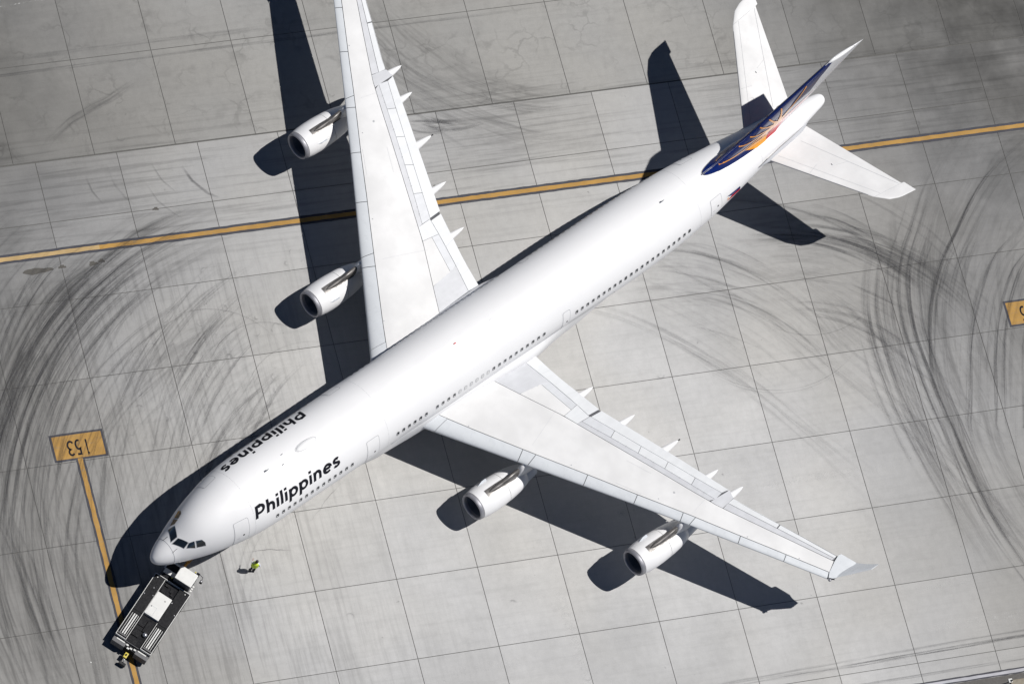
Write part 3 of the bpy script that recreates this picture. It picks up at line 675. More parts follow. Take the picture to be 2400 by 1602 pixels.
# ---- wing reference surface
def zref(y): return lerp([0, 3.7, 9.3, 13, 16.3, 20, 25, 29, 30.5], [3.8, 4.1, 4.63, 4.98, 5.27, 5.5, 5.68, 5.75, 5.78], y)
def LE(y): return 20.85 + .645 * y
def TE(y): return lerp([0, 3.4, 5.4, 9.2, 19.4, 20.1, 27.8, 29.0, 30.4], [33.1, 33.35, 33.6, 34.35, 37.9, 37.72, 41.2, 41.9, 42.6], y)
def bump(u, y):
    u = min(1, max(0, u)); t = lerp([0, 9, 29], [.14, .115, .10], y)
    return 5 * t * (.2969 * math.sqrt(u) - .126 * u - .3516 * u * u + .2843 * u ** 3 - .1036 * u ** 4)
def S(x, y, low=False):
    c = TE(y) - LE(y); h = .9 * c * bump((x - LE(y)) / c, y)
    return zref(y) - (h * .75 if low else -h)
front = ([2.0, 2.94, 4.82, 9.22, 13.23, 15.86, 19.44, 22.55, 28.37, 29], [23.6, 24.12, 25.21, 27.89, 30.35, 31.93, 34.20, 36.11, 39.76, 40.15])
rear = ([2.5, 3.25, 8.06, 14.4, 17.78, 19.76, 23.67, 27.92, 28.5], [28.95, 29.32, 31.67, 34.13, 35.43, 36.25, 38.34, 40.66, 40.97])
spf_in = ([3.0, 5.53, 7.99, 9.2], [31.7, 32.10, 32.50, 32.72]); spf = ([9.1, 9.14, 11.34, 13.41, 15.44, 17.5, 19.37, 20.3], [32.47, 32.49, 33.4, 34.22, 35.0, 35.78, 36.48, 36.85])
hl_in = ([2.5, 3.47, 5.4, 7.92, 9.12, 9.3], [32.14, 32.34, 32.74, 33.14, 33.27, 33.3]); hl = ([9.1, 9.2, 11.08, 13.12, 15.17, 17.24, 19.24, 19.5], [33.3, 33.33, 34.05, 34.82, 35.63, 36.43, 37.26, 37.35])
ahl = ([19.9, 20.08, 23.67, 27.76, 28.2], [36.99, 37.08, 38.84, 40.83, 41.05])
FX = lambda c: (lambda y: lerp(c[0], c[1], y))

def build_wing(s):
    """s = +1 port, -1 starboard"""
    def W(x, y, z): return V3(x, s * y, z)
    ysn = [1.5 + (28.9 - 1.5) * i / 44 for i in range(45)]
    us = [0.012, .03, .06, .1, .16, .24, .34, .45, .56, .67, .78, .88, .95, .985]
    V = []; F = []; fm = []; n = len(us)
    for y in ysn:
        c = TE(y) - LE(y)
        top = [(LE(y) + u * c, S(LE(y) + u * c, y) - .035 - .02) for u in us]; bot = [(LE(y) + u * c, S(LE(y) + u * c, y, True)) for u in reversed(us)]
        for (x, z), (x2, z2) in zip(top, reversed(bot)): pass
        botz = {round(x, 4): z for x, z in bot}
        for x, z in top: V.append(W(x, y, max(z, botz[round(x, 4)] + .004)))
        for x, z in bot: V.append(W(x, y, z))
    m_ = 2 * n
    for i in range(len(ysn) - 1):
        for k in range(m_):
            F.append((i * m_ + k, i * m_ + (k + 1) % m_, (i + 1) * m_ + (k + 1) % m_, (i + 1) * m_ + k)); fm.append(0 if k < n - 1 else 1)
    F.append(tuple(range(m_))); fm.append(1); F.append(tuple((len(ysn) - 1) * m_ + k for k in range(m_))); fm.append(1)
    wing = mk('wing', V, F, None, plane, smooth=False, mats=['gap', 'underside'], fmat=fm)
    wing['label'] = 'near wing on the port side' if s > 0 else 'far wing cut by the top of the photo'
    def panel(name, fx, rx, yf0, yf1, yr0, yr1, mat, nu=6, nv=None, gap=.022, th=.045, lift=0.0, label=None, curve=None):
        nv = nv or max(2, int((yf1 - yf0) / .9)); Vp = []; Fp = []
        # inset ends by the gap
        for j in range(nv + 1):
            t = j / nv
            yf = yf0 + gap + (yf1 - yf0 - 2 * gap) * t; yr = yr0 + gap + (yr1 - yr0 - 2 * gap) * t
            xf = fx(yf) + gap; xr = rx(yr) - gap
            for i in range(nu + 1):
                u = i / nu; y = yf + (yr - yf) * u; x = xf + (xr - xf) * u
                Vp.append(W(x, y, S(x, y) + lift))
        N0 = len(Vp)
        for j in range(nv + 1):
            for i in range(nu + 1):
                v_ = Vp[j * (nu + 1) + i]; Vp.append(Vector((v_.x, v_.y, v_.z - th)))
        idx = lambda j, i: j * (nu + 1) + i
        for j in range(nv):
            for i in range(nu): Fp.append((idx(j, i), idx(j + 1, i), idx(j + 1, i + 1), idx(j, i + 1)))
        for j in range(nv): Fp += [(idx(j, 0), idx(j + 1, 0), N0 + idx(j + 1, 0), N0 + idx(j, 0)), (idx(j, nu), idx(j + 1, nu), N0 + idx(j + 1, nu), N0 + idx(j, nu))]
        for i in range(nu): Fp += [(idx(0, i), idx(0, i + 1), N0 + idx(0, i + 1), N0 + idx(0, i)), (idx(nv, i), idx(nv, i + 1), N0 + idx(nv, i + 1), N0 + idx(nv, i))]
        o = mk(name, Vp, Fp, mat, wing, smooth=True)
        try:
            o.data.set_sharp_from_angle(angle=R(35))
        except Exception: pass
        if label: o['label'] = label
        return o
    def slat(name, yr0, yr1, yf0, yf1, mat='slat_grey', nose=.012, gap=.02):
        """from the front seam forward over the leading edge and back underneath"""
        nv = max(2, int((yf1 - yf0) / .8)); Vp = []; Fp = []
        prof = [1.0, .85, .7, .55, .42, .3, .2, .12, .06, .025, .006, 0.0]
        for j in range(nv + 1):
            t = j / nv; yr = yr0 + gap + (yr1 - yr0 - 2 * gap) * t; yf = yf0 + gap + (yf1 - yf0 - 2 * gap) * t
            xr = FX(front)(yr) - gap; xf = LE(yf)
            row = []
            for q in prof:
                y = yf + (yr - yf) * q; x = xf + (xr - xf) * q; row.append(W(x, y, S(max(x, LE(y) + 1e-4), y) + .004))
            for q in (.008, .03, .08, .18, .35, .6):
                y = yf + (yr - yf) * q; x = xf + (xr - xf) * q; row.append(W(x, y, S(max(x, LE(y) + 1e-4), y, True) - .01))
            Vp += row
        m2 = len(prof) + 6
        for j in range(nv):
            for i in range(m2 - 1): Fp.append((j * m2 + i, (j + 1) * m2 + i, (j + 1) * m2 + i + 1, j * m2 + i + 1))
        Fp.append(tuple(range(m2))); Fp.append(tuple(nv * m2 + k for k in range(m2)))
        o = mk(name, Vp, Fp, mat, wing, smooth=True)
        o.data.set_sharp_from_angle(angle=R(50)); return o
    slat('wing_root_fairing', 2.7, 3.53, 2.6, 3.70, 'slat_grey', gap=.008)
    slat('slat', 3.53, 8.47, 3.70, 8.93); slat('pylon_cover', 8.47, 9.32, 8.93, 9.57); slat('slat', 9.32, 12.66, 9.57, 13.07); slat('slat', 12.66, 15.90, 13.07, 16.25)
    slat('slat', 15.90, 18.84, 16.25, 19.20); slat('pylon_cover', 18.84, 19.63, 19.20, 19.78); slat('slat', 19.63, 22.58, 19.78, 22.90); slat('slat', 22.58, 25.55, 22.90, 25.83); slat('slat', 25.55, 28.35, 25.83, 28.65)
    fx, rx = FX(front), FX(rear)
    panel('wing_skin', fx, rx, 2.6, 28.37, 2.6, 27.92, 'wing_white', 12, 34, .03)
    # trailing part inboard
    panel('root_panel', rx, FX(hl_in), 2.9, 4.98, 3.0, 5.38, 'shroud_grey', 5, 3, .008)
    panel('fillet_panel', rx, FX(spf_in), 4.98, 8.12, 5.20, 8.03, 'wing_white', 4, 5, .012)
    panel('spoiler', FX(spf_in), FX(hl_in), 5.20, 8.03, 5.38, 7.95, 'spoiler_grey', 3, 4, .014)
    panel('shroud_panel', rx, FX(hl_in), 8.12, 9.14, 7.95, 9.19, 'flap_grey', 5, 2, .012)
    panel('shroud_panel', rx, FX(spf), 9.12, 19.2, 9.16, 19.35, 'shroud_grey', 3, 12, .010)
    ds = [9.17, 11.34, 13.41, 15.44, 17.5, 19.37]; dh = [9.19, 11.08, 13.12, 15.17, 17.24, 19.24]
    for i in range(5):
        o = panel('spoiler', FX(spf), FX(hl), ds[i], ds[i + 1], dh[i], dh[i + 1], 'spoiler_grey' if i in (0, 4) else 'flap_grey', 3, 3, .014)
        if i in (0, 4): o['label'] = 'darker grey spoiler'
    panel('tail_fairing', rx, TE, 19.3, 20.2, 19.38, 20.02, 'shroud_grey', 6, 2, .008)
    panel('shroud_panel', rx, FX(ahl), 20.22, 27.75, 20.10, 27.78, 'shroud_grey', 2, 8, .012)
    panel('flap', FX(hl_in), TE, 3.0, 9.08, 3.2, 9.14, 'flap_grey', 5, 7, .028, lift=-.015)
    panel('flap', FX(hl), TE, 9.24, 19.24, 9.30, 19.34, 'flap_grey', 5, 12, .018, lift=-.01)
    panel('aileron', FX(ahl), TE, 20.08, 23.60, 20.02, 23.50, 'flap_grey', 4, 5, .028, lift=-.01)
    panel('aileron', FX(ahl), TE, 23.62, 27.76, 23.52, 27.72, 'flap_grey', 4, 5, .028, lift=-.01)
    # tip block
    pts = [(39.74, 28.365), (40.66, 27.925), (41.20, 27.73), (41.44, 27.79), (41.92, 28.92), (41.0, 29.0), (39.87, 28.96), (39.34, 28.72)]
    Vt = [W(x, y, zref(y) + .12) for x, y in pts] + [W(x, y, zref(y) - .07) for x, y in pts]; k = len(pts)
    Ft = [tuple(range(k)), tuple(range(2 * k - 1, k - 1, -1))] + [(i, (i + 1) % k, k + (i + 1) % k, k + i) for i in range(k)]
    tip = mk('wing_tip', Vt, Ft, 'slat_grey', wing)
    bmt = bmesh.new(); bmt.from_mesh(tip.data); bmesh.ops.bevel(bmt, geom=bmt.edges[:], offset=.015, segments=1, affect='EDGES'); bmt.to_mesh(tip.data); bmt.free()
    lamp = lathe('navigation_light', [(0, 0), (.04, .07), (.15, .10), (.3, .07), (.36, 0)], 'lip', wing, 12, W(39.30, 28.83, zref(29) + .02))
    mk('light_frame', [W(39.28, 28.62, zref(29) + .10), W(39.68, 29.04, zref(29) + .11), W(39.72, 28.96, zref(29) + .14), W(39.40, 28.62, zref(29) + .13)], [(0, 1, 2, 3)], 'text', wing)
    # winglet
    secs = []
    for (xl, xt, y, z, tk) in ((39.90, 41.95, 28.93, 5.80, .10), (40.15, 42.0, 29.08, 5.95, .10), (40.7, 42.17, 29.42, 6.30, .09), (41.3, 42.40, 29.76, 6.65, .07), (41.88, 42.64, 30.10, 7.02, .04)):
        r1 = []
        for q, tt in ((0, 0), (.06, .7), (.3, 1), (.65, .7), (1, .05)): r1.append((xl + (xt - xl) * q, y - tk * tt * .75, z + tk * tt * .5))
        for q, tt in ((.65, .5), (.3, .8), (.06, .6)): r1.append((xl + (xt - xl) * q, y + tk * tt * .6, z - tk * tt * .4))
        secs.append(r1)
    Vw = [W(*q) for r1 in secs for q in r1]; m3 = 8; Fw = []
    for i in range(len(secs) - 1):
        for k in range(m3): Fw.append((i * m3 + k, i * m3 + (k + 1) % m3, (i + 1) * m3 + (k + 1) % m3, (i + 1) * m3 + k))
    Fw += [tuple(range(m3)), tuple((len(secs) - 1) * m3 + k for k in range(m3))]
    mk('winglet', Vw, Fw, 'slat_grey', wing, smooth=True).data.set_sharp_from_angle(angle=R(40))
    # flap track fairings: long canoes under the wing ending in a point behind it
    for i, (xt, y, L) in enumerate(((35.30, 7.45, 5.0), (36.30, 10.88, 5.0), (37.58, 14.24, 4.8), (38.42, 17.65, 4.5), (39.05, 19.70, 4.3))):
        zt = zref(y) - (.30 if i else .35); Vc = []; Fc = []; n1 = 16; n2 = 12
        for a in range(n1 + 1):
            t = a / n1; x = xt - L + L * t; r = .46 * (math.sin(math.pi * min(1, t * 1.05) ** 1.0) ** .55 if t < .5 else ((1 - t) * 2) ** .62 * 1.0)
            r = max(r, .004); zc = zt - .18 + .26 * max(0, (t - .55)) / .45
            for k in range(n2): Vc.append(W(x, y + r * .95 * math.cos(2 * math.pi * k / n2), zc + r * 1.0 * math.sin(2 * math.pi * k / n2)))
        for a in range(n1):
            for k in range(n2): Fc.append((a * n2 + k, a * n2 + (k + 1) % n2, (a + 1) * n2 + (k + 1) % n2, (a + 1) * n2 + k))
        fr_ = mk('flap_track_fairing', Vc, Fc, 'white', wing, smooth=True)
        if i == 2:
            tube('fuel_vent', [W(xt - .06, y, zt + .07), W(xt + .12, y, zt + .07)], .045, 'text', fr_, 8)
    # small marks: refuelling cap, soot dots on the spoiler edge
    for y_ in (9.9, 10.4, 11.9, 12.5, 14.0, 14.6, 16.0, 16.6, 18.0, 18.5):
        x = FX(spf)(y_) - .02; z = S(x, y_); mk('hinge_bracket', [W(x - .06, y_ - .03, z + .012), W(x + .07, y_ - .03, z + .012), W(x + .07, y_ + .03, z + .012), W(x - .06, y_ + .03, z + .012)], [(0, 1, 2, 3)], 'seam', wing)
    def wline(name, a, b_, wdt=.018, n=14):
        V2 = []; F2 = []; dx, dy = b_[0] - a[0], b_[1] - a[1]; l_ = math.hypot(dx, dy); nx, ny = -dy / l_ * wdt / 2, dx / l_ * wdt / 2
        for i2 in range(n + 1):
            x, y = a[0] + dx * i2 / n, a[1] + dy * i2 / n; z = S(x, y) + .008
            V2 += [W(x + nx, y + ny, z), W(x - nx, y - ny, z)]
        for i2 in range(n): F2.append((2 * i2, 2 * i2 + 1, 2 * i2 + 3, 2 * i2 + 2))
        mk(name, V2, F2, 'shroud_grey', wing)
    wline('stencil_line', (33.1, 13.4), (33.9, 15.2)); wline('stencil_line', (31.25, 14.3), (32.2, 16.0)); wline('skin_seam', (28.2, 8.6), (31.6, 7.4), .02); wline('skin_seam', (34.6, 19.2), (36.0, 18.9), .02)
    wline('flap_seam', (FX(hl_in)(6.9) + .05, 6.9), (TE(7.1) - .05, 7.1), .018, 4); wline('flap_seam', (FX(hl_in)(4.6) + .05, 4.6), (TE(4.7) - .05, 4.7), .014, 4)
    for (ax, ay) in ((25.35, 4.85), (29.5, 11.4), (33.0, 17.0), (36.5, 22.9), (38.6, 26.3)):
        z = S(ax, ay); mk('fuel_cap', [W(ax + .05 * math.cos(a), ay + .05 * math.sin(a), z + .007) for a in [2 * math.pi * k / 8 for k in range(8)]], [tuple(range(8))], 'seam', wing)
    x, y_ = 34.28, 17.27; z = S(x, y_)
    mk('access_cap', [W(x + .09 * math.cos(a), y_ + .09 * math.sin(a), z + .006) for a in [2 * math.pi * k / 10 for k in range(10)]], [tuple(range(10))], 'seam', wing)
    return wing

def build_engine(s, X0, Y0, Z0, le_x, pyl_len):
    def W(x, y, z): return V3(X0 + x, s * Y0 + y * s, Z0 + z)
    O = V3(X0, s * Y0, Z0)
    lab = {(1, 9): 'inner engine on the port wing', (1, 19): 'outer engine on the port wing', (-1, 9): 'inner engine on the starboard wing', (-1, 19): 'outer engine on the starboard wing'}[(s, int(Y0))]
    e = lathe('engine', [(0.33, 1.075), (.8, 1.155), (1.4, 1.185), (2.1, 1.18), (2.75, 1.14)], 'white', plane, 48, O); e['label'] = lab
    lathe('core_casing', [(0.3, 1.04), (.8, 1.10), (2.75, 1.10), (3.6, .98), (4.6, .74)], 'gap', e, 32, O)
    lathe('rear_cowl', [(2.77, 1.14), (3.2, 1.11), (3.8, 1.03), (4.35, .91), (4.72, .80), (4.72, .74)], 'white', e, 48, O)
    lathe('intake_lip', [(.32, .86), (.15, .86), (.05, .885), (.0, .945), (.01, 1.0), (.08, 1.035), (.2, 1.06), (.315, 1.073), (.315, 1.03)], 'lip', e, 48, O)
    lathe('intake_duct', [(.32, .862), (.7, .87), (1.1, .89), (1.15, .89)], 'duct', e, 40, O)
    # fan: blades round a spinner
    Vb = []; Fb = []
    for k in range(24):
        a = 2 * math.pi * k / 24
        for (r, dx, da) in ((.25, .10, -.06), (.25, -.10, .06), (.87, -.03, .13), (.87, .10, -.03)):
            Vb.append(O + Vector((1.05 + dx, r * math.cos(a + da), r * math.sin(a + da))))
        Fb.append((4 * k, 4 * k + 1, 4 * k + 2, 4 * k + 3))
    mk('fan', Vb, Fb, 'fan', e); lathe('spinner', [(.62, 0), (.68, .07), (.85, .18), (1.05, .27), (1.2, .28)], 'fan', e, 20, O)
    lathe('fan_backplate', [(1.18, 0), (1.18, .89)], 'gap', e, 24, O)
    lathe('exhaust_nozzle', [(4.55, .76), (4.9, .74), (5.3, .68), (5.72, .61), (5.74, .58), (4.9, .60)], 'nozzle', e, 40, O)
    lathe('exhaust_plug', [(4.8, .30), (5.5, .22), (6.0, .06), (6.05, 0)], 'bare', e, 20, O)
    # bare metal plate and hump on top of the cowl
    def crown(x): return lerp([.33, .8, 1.4, 2.1, 2.75, 3.2, 3.7, 4.15, 4.42, 6], [1.075, 1.155, 1.185, 1.18, 1.14, 1.11, 1.04, .93, .86, .8], x)
    Vq = []; Fq = []
    for i in range(13):
        x = 1.02 + 2.9 * i / 12
        for k in range(7):
            a = R(90 + (-14 + 28 * k / 6)); r = crown(x) + .008; Vq.append(W(x, r * math.cos(a) - 0.0, r * math.sin(a)))
    for i in range(12):
        for k in range(6): Fq.append((7 * i + k, 7 * i + k + 1, 7 * (i + 1) + k + 1, 7 * (i + 1) + k))
    mk('metal_panel', Vq, Fq, 'bare', e, smooth=True)
    # pylon: rises from the cowl to the wing leading edge
    wz = zref(Y0) - Z0; lx = le_x - X0
    def pylon(name, xs_, mat, hw_top=.26):
        Vp = []; Fp = []; n = 10
        for (x, zt, zb_, hw) in xs_:
            for k in range(n):
                a = math.pi * k / (n - 1); Vp.append(W(x, hw * math.cos(a), zb_ + (zt - zb_) * (math.sin(a) ** .6)))
        for i in range(len(xs_) - 1):
            for k in range(n - 1): Fp.append((n * i + k, n * i + k + 1, n * (i + 1) + k + 1, n * (i + 1) + k))
            Fp.append((n * i, n * i + n - 1, n * (i + 1) + n - 1, n * (i + 1)))
        Fp.append(tuple(range(n))); Fp.append(tuple(n * (len(xs_) - 1) + k for k in range(n)))
        return mk(name, Vp, Fp, mat, e, smooth=True)
    xm = lx - .28
    a0 = (1.24, 1.19, 1.08, .03); zt_m = 1.62
    pylon('pylon_nose', [a0, (1.4, 1.24, 1.08, .10), (1.7, 1.30, 1.08, .17), (2.2, 1.40, 1.05, .205), (2.9, 1.52, .98, .215), (xm, 1.56 + (wz - 1.55) * .45, .75, .22)], 'bare')
    pylon('pylon', [(xm + .015, 1.57 + (wz - 1.55) * .45, .72, .225), (lx - .12, wz - .16, .62, .26), (lx + .05, wz - .08, .62, .31), (lx + .9, wz - .05, .7, .33), (lx + 2.4, wz - .05, wz - .8, .3), (lx + 3.6, wz - .1, wz - .45, .08)], 'white')
    # strake on the inboard shoulder
    a = R(90 + 48); r0, r1 = 1.16, 1.42
    d = Vector((0, -s * -1 * math.cos(a), math.sin(a)))
    def st(x, r, off): 
        return W(x, -abs(r * math.cos(a)) + off, r * math.sin(a))
    mk('strake', [st(1.0, 1.15, 0), st(1.9, 1.16, 0), st(1.85, 1.36, 0), st(1.45, 1.34, 0), st(1.0, 1.15, .02), st(1.9, 1.16, .02), st(1.85, 1.36, .02), st(1.45, 1.34, .02)], [(0, 1, 2, 3), (4, 5, 6, 7), (0, 1, 5, 4), (1, 2, 6, 5), (2, 3, 7, 6), (3, 0, 4, 7)], 'nozzle', e)
    return e
for s in (1, -1):
    build_wing(s)
    build_engine(s, 22.74, 9.35, 2.17, LE(9.35), 4); build_engine(s, 29.45, 19.35, 3.05, LE(19.35), 4)

# ---- belly fairing
ws = ([17.5, 19, 20.5, 22, 24, 26, 30.5, 32.5, 33.4, 35, 36.5, 38, 41], [2.55, 2.78, 2.84, 2.93, 3.00, 3.06, 3.24, 3.30, 3.26, 3.02, 2.86, 2.80, 2.5])
Vf = []; Ff = []; xsf = [17.5 + .5 * i for i in range(48)]
for x in xsf:
    wt = lerp(*ws, x); k = min(1, (x - 17.5) / 3.0, (41 - x) / 4.0); k = max(k, 0) ** .7; zt, zb, zm, hw = sec(x)
    half = [(hw * .995, zm + .02 - .1), (hw * .995 + (wt - hw) * .75, 4.72 - .25 * (1 - k)), (wt, 4.45 - .3 * (1 - k)), (wt + .05 * k, 3.6), (wt * .97, 2.9), (wt * .85, 2.25 - .2 * k), (wt * .6, 2.15 - .42 * k + .1 * (1 - k)), (wt * .3, 2.15 - .50 * k), (0, 2.18 - .55 * k)]
    full = half + [(-p, z) for p, z in reversed(half[:-1])]
    for p, z in full: Vf.append(V3(x, p, z))
nf = 17
for i in range(len(xsf) - 1):
    for k in range(nf - 1): Ff.append((nf * i + k, nf * i + k + 1, nf * (i + 1) + k + 1, nf * (i + 1) + k))
Ff += [tuple(range(nf)), tuple(nf * (len(xsf) - 1) + k for k in range(nf))]
bf = mk('belly_fairing', Vf, Ff, 'white', plane, smooth=True); bf.data.set_sharp_from_angle(angle=R(40))
for s in (1, -1):
    pts = [fus(x, (-2.0) if s > 0 else 182.0, .02) for x in [19.6 + .6 * i for i in range(28)]]
    tube('fairing_seam', pts, .014, 'seam', bf, 6)

# ---- tail plane
for s in (1, -1):
    out = [(56.35, 1.2), (60.91, 8.15), (61.77, 8.98), (62.41, 9.26), (62.75, 9.34), (63.96, 9.48)]
    lex = lambda y: lerp([0.6, 8.15, 8.98, 9.26, 9.34, 9.48], [55.95, 60.91, 61.77, 62.41, 62.75, 63.9], y)
    tex = lambda y: lerp([0.6, 8.45, 8.52, 9.48], [60.68, 63.44, 63.67, 63.98], y)
    zs_ = lambda y: 6.95 + .105 * y
    yv = [0.9 + .45 * i for i in range(17)] + [8.3, 8.45, 8.52, 8.75, 8.98, 9.15, 9.26, 9.34, 9.42, 9.48]
    us = [0, .01, .03, .07, .13, .22, .34, .48, .62, .76, .88, .96, 1.0]
    Vp = []; Fp = []
    for y in yv:
        c = max(tex(y) - lex(y), .04); h = lambda u: .5 * c * bump(u, 20)
        for u in us: Vp.append(V3(lex(y) + u * c, s * y, zs_(y) + h(u)))
        for u in reversed(us[1:-1]): Vp.append(V3(lex(y) + u * c, s * y, zs_(y) - h(u)))
    mm_ = 2 * len(us) - 2
    for i in range(len(yv) - 1):
        for k in range(mm_): Fp.append((i * mm_ + k, i * mm_ + (k + 1) % mm_, (i + 1) * mm_ + (k + 1) % mm_, (i + 1) * mm_ + k))
    Fp += [tuple(range(mm_)), tuple((len(yv) - 1) * mm_ + k for k in range(mm_))]
    tp = mk('tailplane', Vp, Fp, 'wing_white', plane, smooth=True); tp.data.set_sharp_from_angle(angle=R(45))
    def zt(x, y):
        c = tex(y) - lex(y); return zs_(y) + .5 * c * bump((x - lex(y)) / c, 20)
    def line(name, a, b_, wdt=.022, mat='seam', n=8):
        V = []; F = []; d = Vector((b_[0] - a[0], b_[1] - a[1])).normalized(); nn = Vector((-d.y, d.x)) * wdt / 2
        for i in range(n + 1):
            x = a[0] + (b_[0] - a[0]) * i / n; y = a[1] + (b_[1] - a[1]) * i / n
            for sg in (1, -1): V.append(V3(x + nn.x * sg, s * (y + nn.y * sg), zt(x, y) + .006))
        for i in range(n): F.append((2 * i, 2 * i + 1, 2 * i + 3, 2 * i + 2))
        mk(name, V, F, mat, tp)
    line('elevator_seam', (59.55, 1.6), (63.25, 8.4), .03); line('panel_seam', (57.3, 1.6), (61.5, 8.2), .018); line('panel_seam', (61.0, 8.2), (63.6, 8.5), .018)
    line('panel_seam', (58.3, 4.0), (59.2, 3.75), .015); line('panel_seam', (60.4, 4.6), (61.4, 4.9), .015)
    box_o = lathe('access_cap', [(0, 0), (.02, .08), (.03, .09), (.05, 0)], 'seam', tp, 10, V3(60.1, s * 4.4, zt(60.1, 4.4) - .01))
    # dark de-icing leading edge
    V = []; F = []
    for y in [1.3 + .5 * i for i in range(14)]:
        for u in (0.0, .004, .012): V.append(V3(lex(y) + u * (tex(y) - lex(y)) - .008, s * y, zs_(y) + .5 * (tex(y) - lex(y)) * bump(u, 20) * .97 - (.02 if u == 0 else 0)))
    for i in range(13):
        for k in range(2): F.append((3 * i + k, 3 * i + k + 1, 3 * (i + 1) + k + 1, 3 * (i + 1) + k))
    mk('leading_edge_strip', V, F, 'lip', tp, smooth=True)
    # slot fairing where the tailplane meets the tail cone
    V = []; F = []
    for i in range(13):
        t = i / 12; x = 55.6 + 5.6 * t; hw = sec(x)[3]; b_ = math.sin(math.pi * t) ** .7 * .10
        for (dp, dz) in ((-.12, .35), (.02 + b_ * .6, .18), (.04 + b_, -.02), (-.1, -.3)):
            V.append(V3(x, s * (hw * .985 - .14 + (dp + .14) * min(1, 2.2 * math.sin(math.pi * t))), 7.065 + dz * (.35 + .65 * math.sin(math.pi * t))))
    for i in range(12):
        for k in range(3): F.append((4 * i + k, 4 * i + k + 1, 4 * (i + 1) + k + 1, 4 * (i + 1) + k))
    mk('tailplane_seal', V, F, 'shroud_grey', tp, smooth=True)

# ---- fin: one shell whose foot flares into the fuselage
FO = -.22
def fle(z): return lerp([7.6, 8.0, 8.2, 8.45, 9.2, 10.3, 11.8, 16.15, 16.3], [50.2, 50.9, 51.8, 52.25, 53.3, 54.7, 56.1, 60.45, 60.9], z)
def fte(z): return lerp([7.6, 8.6, 16.15, 16.3], [59.8, 60.1, 63.72, 63.75], z)
def fhalf(x, z):
    c = fte(z) - fle(z); u = (x - fle(z)) / c
    h = c * .9 * 5 * .098 * (.2969 * math.sqrt(max(u, 0)) - .126 * u - .3516 * u * u + .2843 * u ** 3 - .1036 * u ** 4) if 0 < u < 1 else 0.0
    foot = max(0, (8.65 - z)) / 1.0; zt, zb, zm, w_ = sec(min(x, 63))
    g = .45 * foot * foot * (math.sin(math.pi * min(max(u, 0), 1)) ** .6 if 0 < u < 1 else 0)
    return h + g
zv = [7.75, 7.85, 7.95, 8.0, 8.05, 8.1, 8.25, 8.4, 8.6, 8.8, 9.0, 9.3, 9.7] + [10 + .25 * i for i in range(25)] + [16.12, 16.2]
ufin = [0, .0015, .004, .009, .016, .026, .04, .06, .085, .12, .16, .2, .25, .3, .36, .42, .5, .6, .7, .8, .9, .96, 1.0]
Vp = []; Fp = []
for z in zv:
    c = fte(z) - fle(z)
    for u in ufin: Vp.append(V3(fle(z) + u * c, FO + fhalf(fle(z) + u * c, z) * (1 if z < 16.15 else .4), z))
    for u in reversed(ufin[1:-1]): Vp.append(V3(fle(z) + u * c, FO - fhalf(fle(z) + u * c, z) * (1 if z < 16.15 else .4), z))
mm_ = 2 * len(ufin) - 2
for i in range(len(zv) - 1):
    for k in range(mm_): Fp.append((i * mm_ + k, i * mm_ + (k + 1) % mm_, (i + 1) * mm_ + (k + 1) % mm_, (i + 1) * mm_ + k))
Fp += [tuple(range(mm_)), tuple((len(zv) - 1) * mm_ + k for k in range(mm_))]
fin = mk('tail_fin', Vp, Fp, 'white', plane, smooth=True); fin.data.set_sharp_from_angle(angle=R(50))
def skin(x, z, off, s):
    """outermost of fin and fuselage at a side-view point"""
    p1 = fhalf(x, z); zt, zb, zm, w_ = sec(min(x, 63)); q = 1 - ((z - zm) / (zt - zm)) ** 2 if z > zm else 1
    p2 = w_ * math.sqrt(q) if q > 0 else 0
    if p2 > p1 and q > 0:
        n = Vector((0, p2 / w_ ** 2, (z - zm) / (zt - zm) ** 2)).normalized(); return V3(x, PS(x) + s * (p2 + n.y * off), z + n.z * off)
    return V3(x, FO + s * (p1 + off), z)
def grid_poly(name, zlist, xl, xr, mat, s, off=.008, n=10, parent=fin, label=None):
    V = []; F = []
    for z in zlist:
        a, b_ = xl(z), xr(z)
        for i in range(n + 1): V.append(skin(a + (b_ - a) * (i / n) ** 2.2, z, off, s))
    for j in range(len(zlist) - 1):
        for i in range(n): F.append(((n + 1) * j + i, (n + 1) * j + i + 1, (n + 1) * (j + 1) + i + 1, (n + 1) * (j + 1) + i))
    o = mk(name, V, F, mat, parent, smooth=True)
    if label: o['label'] = label
    return o
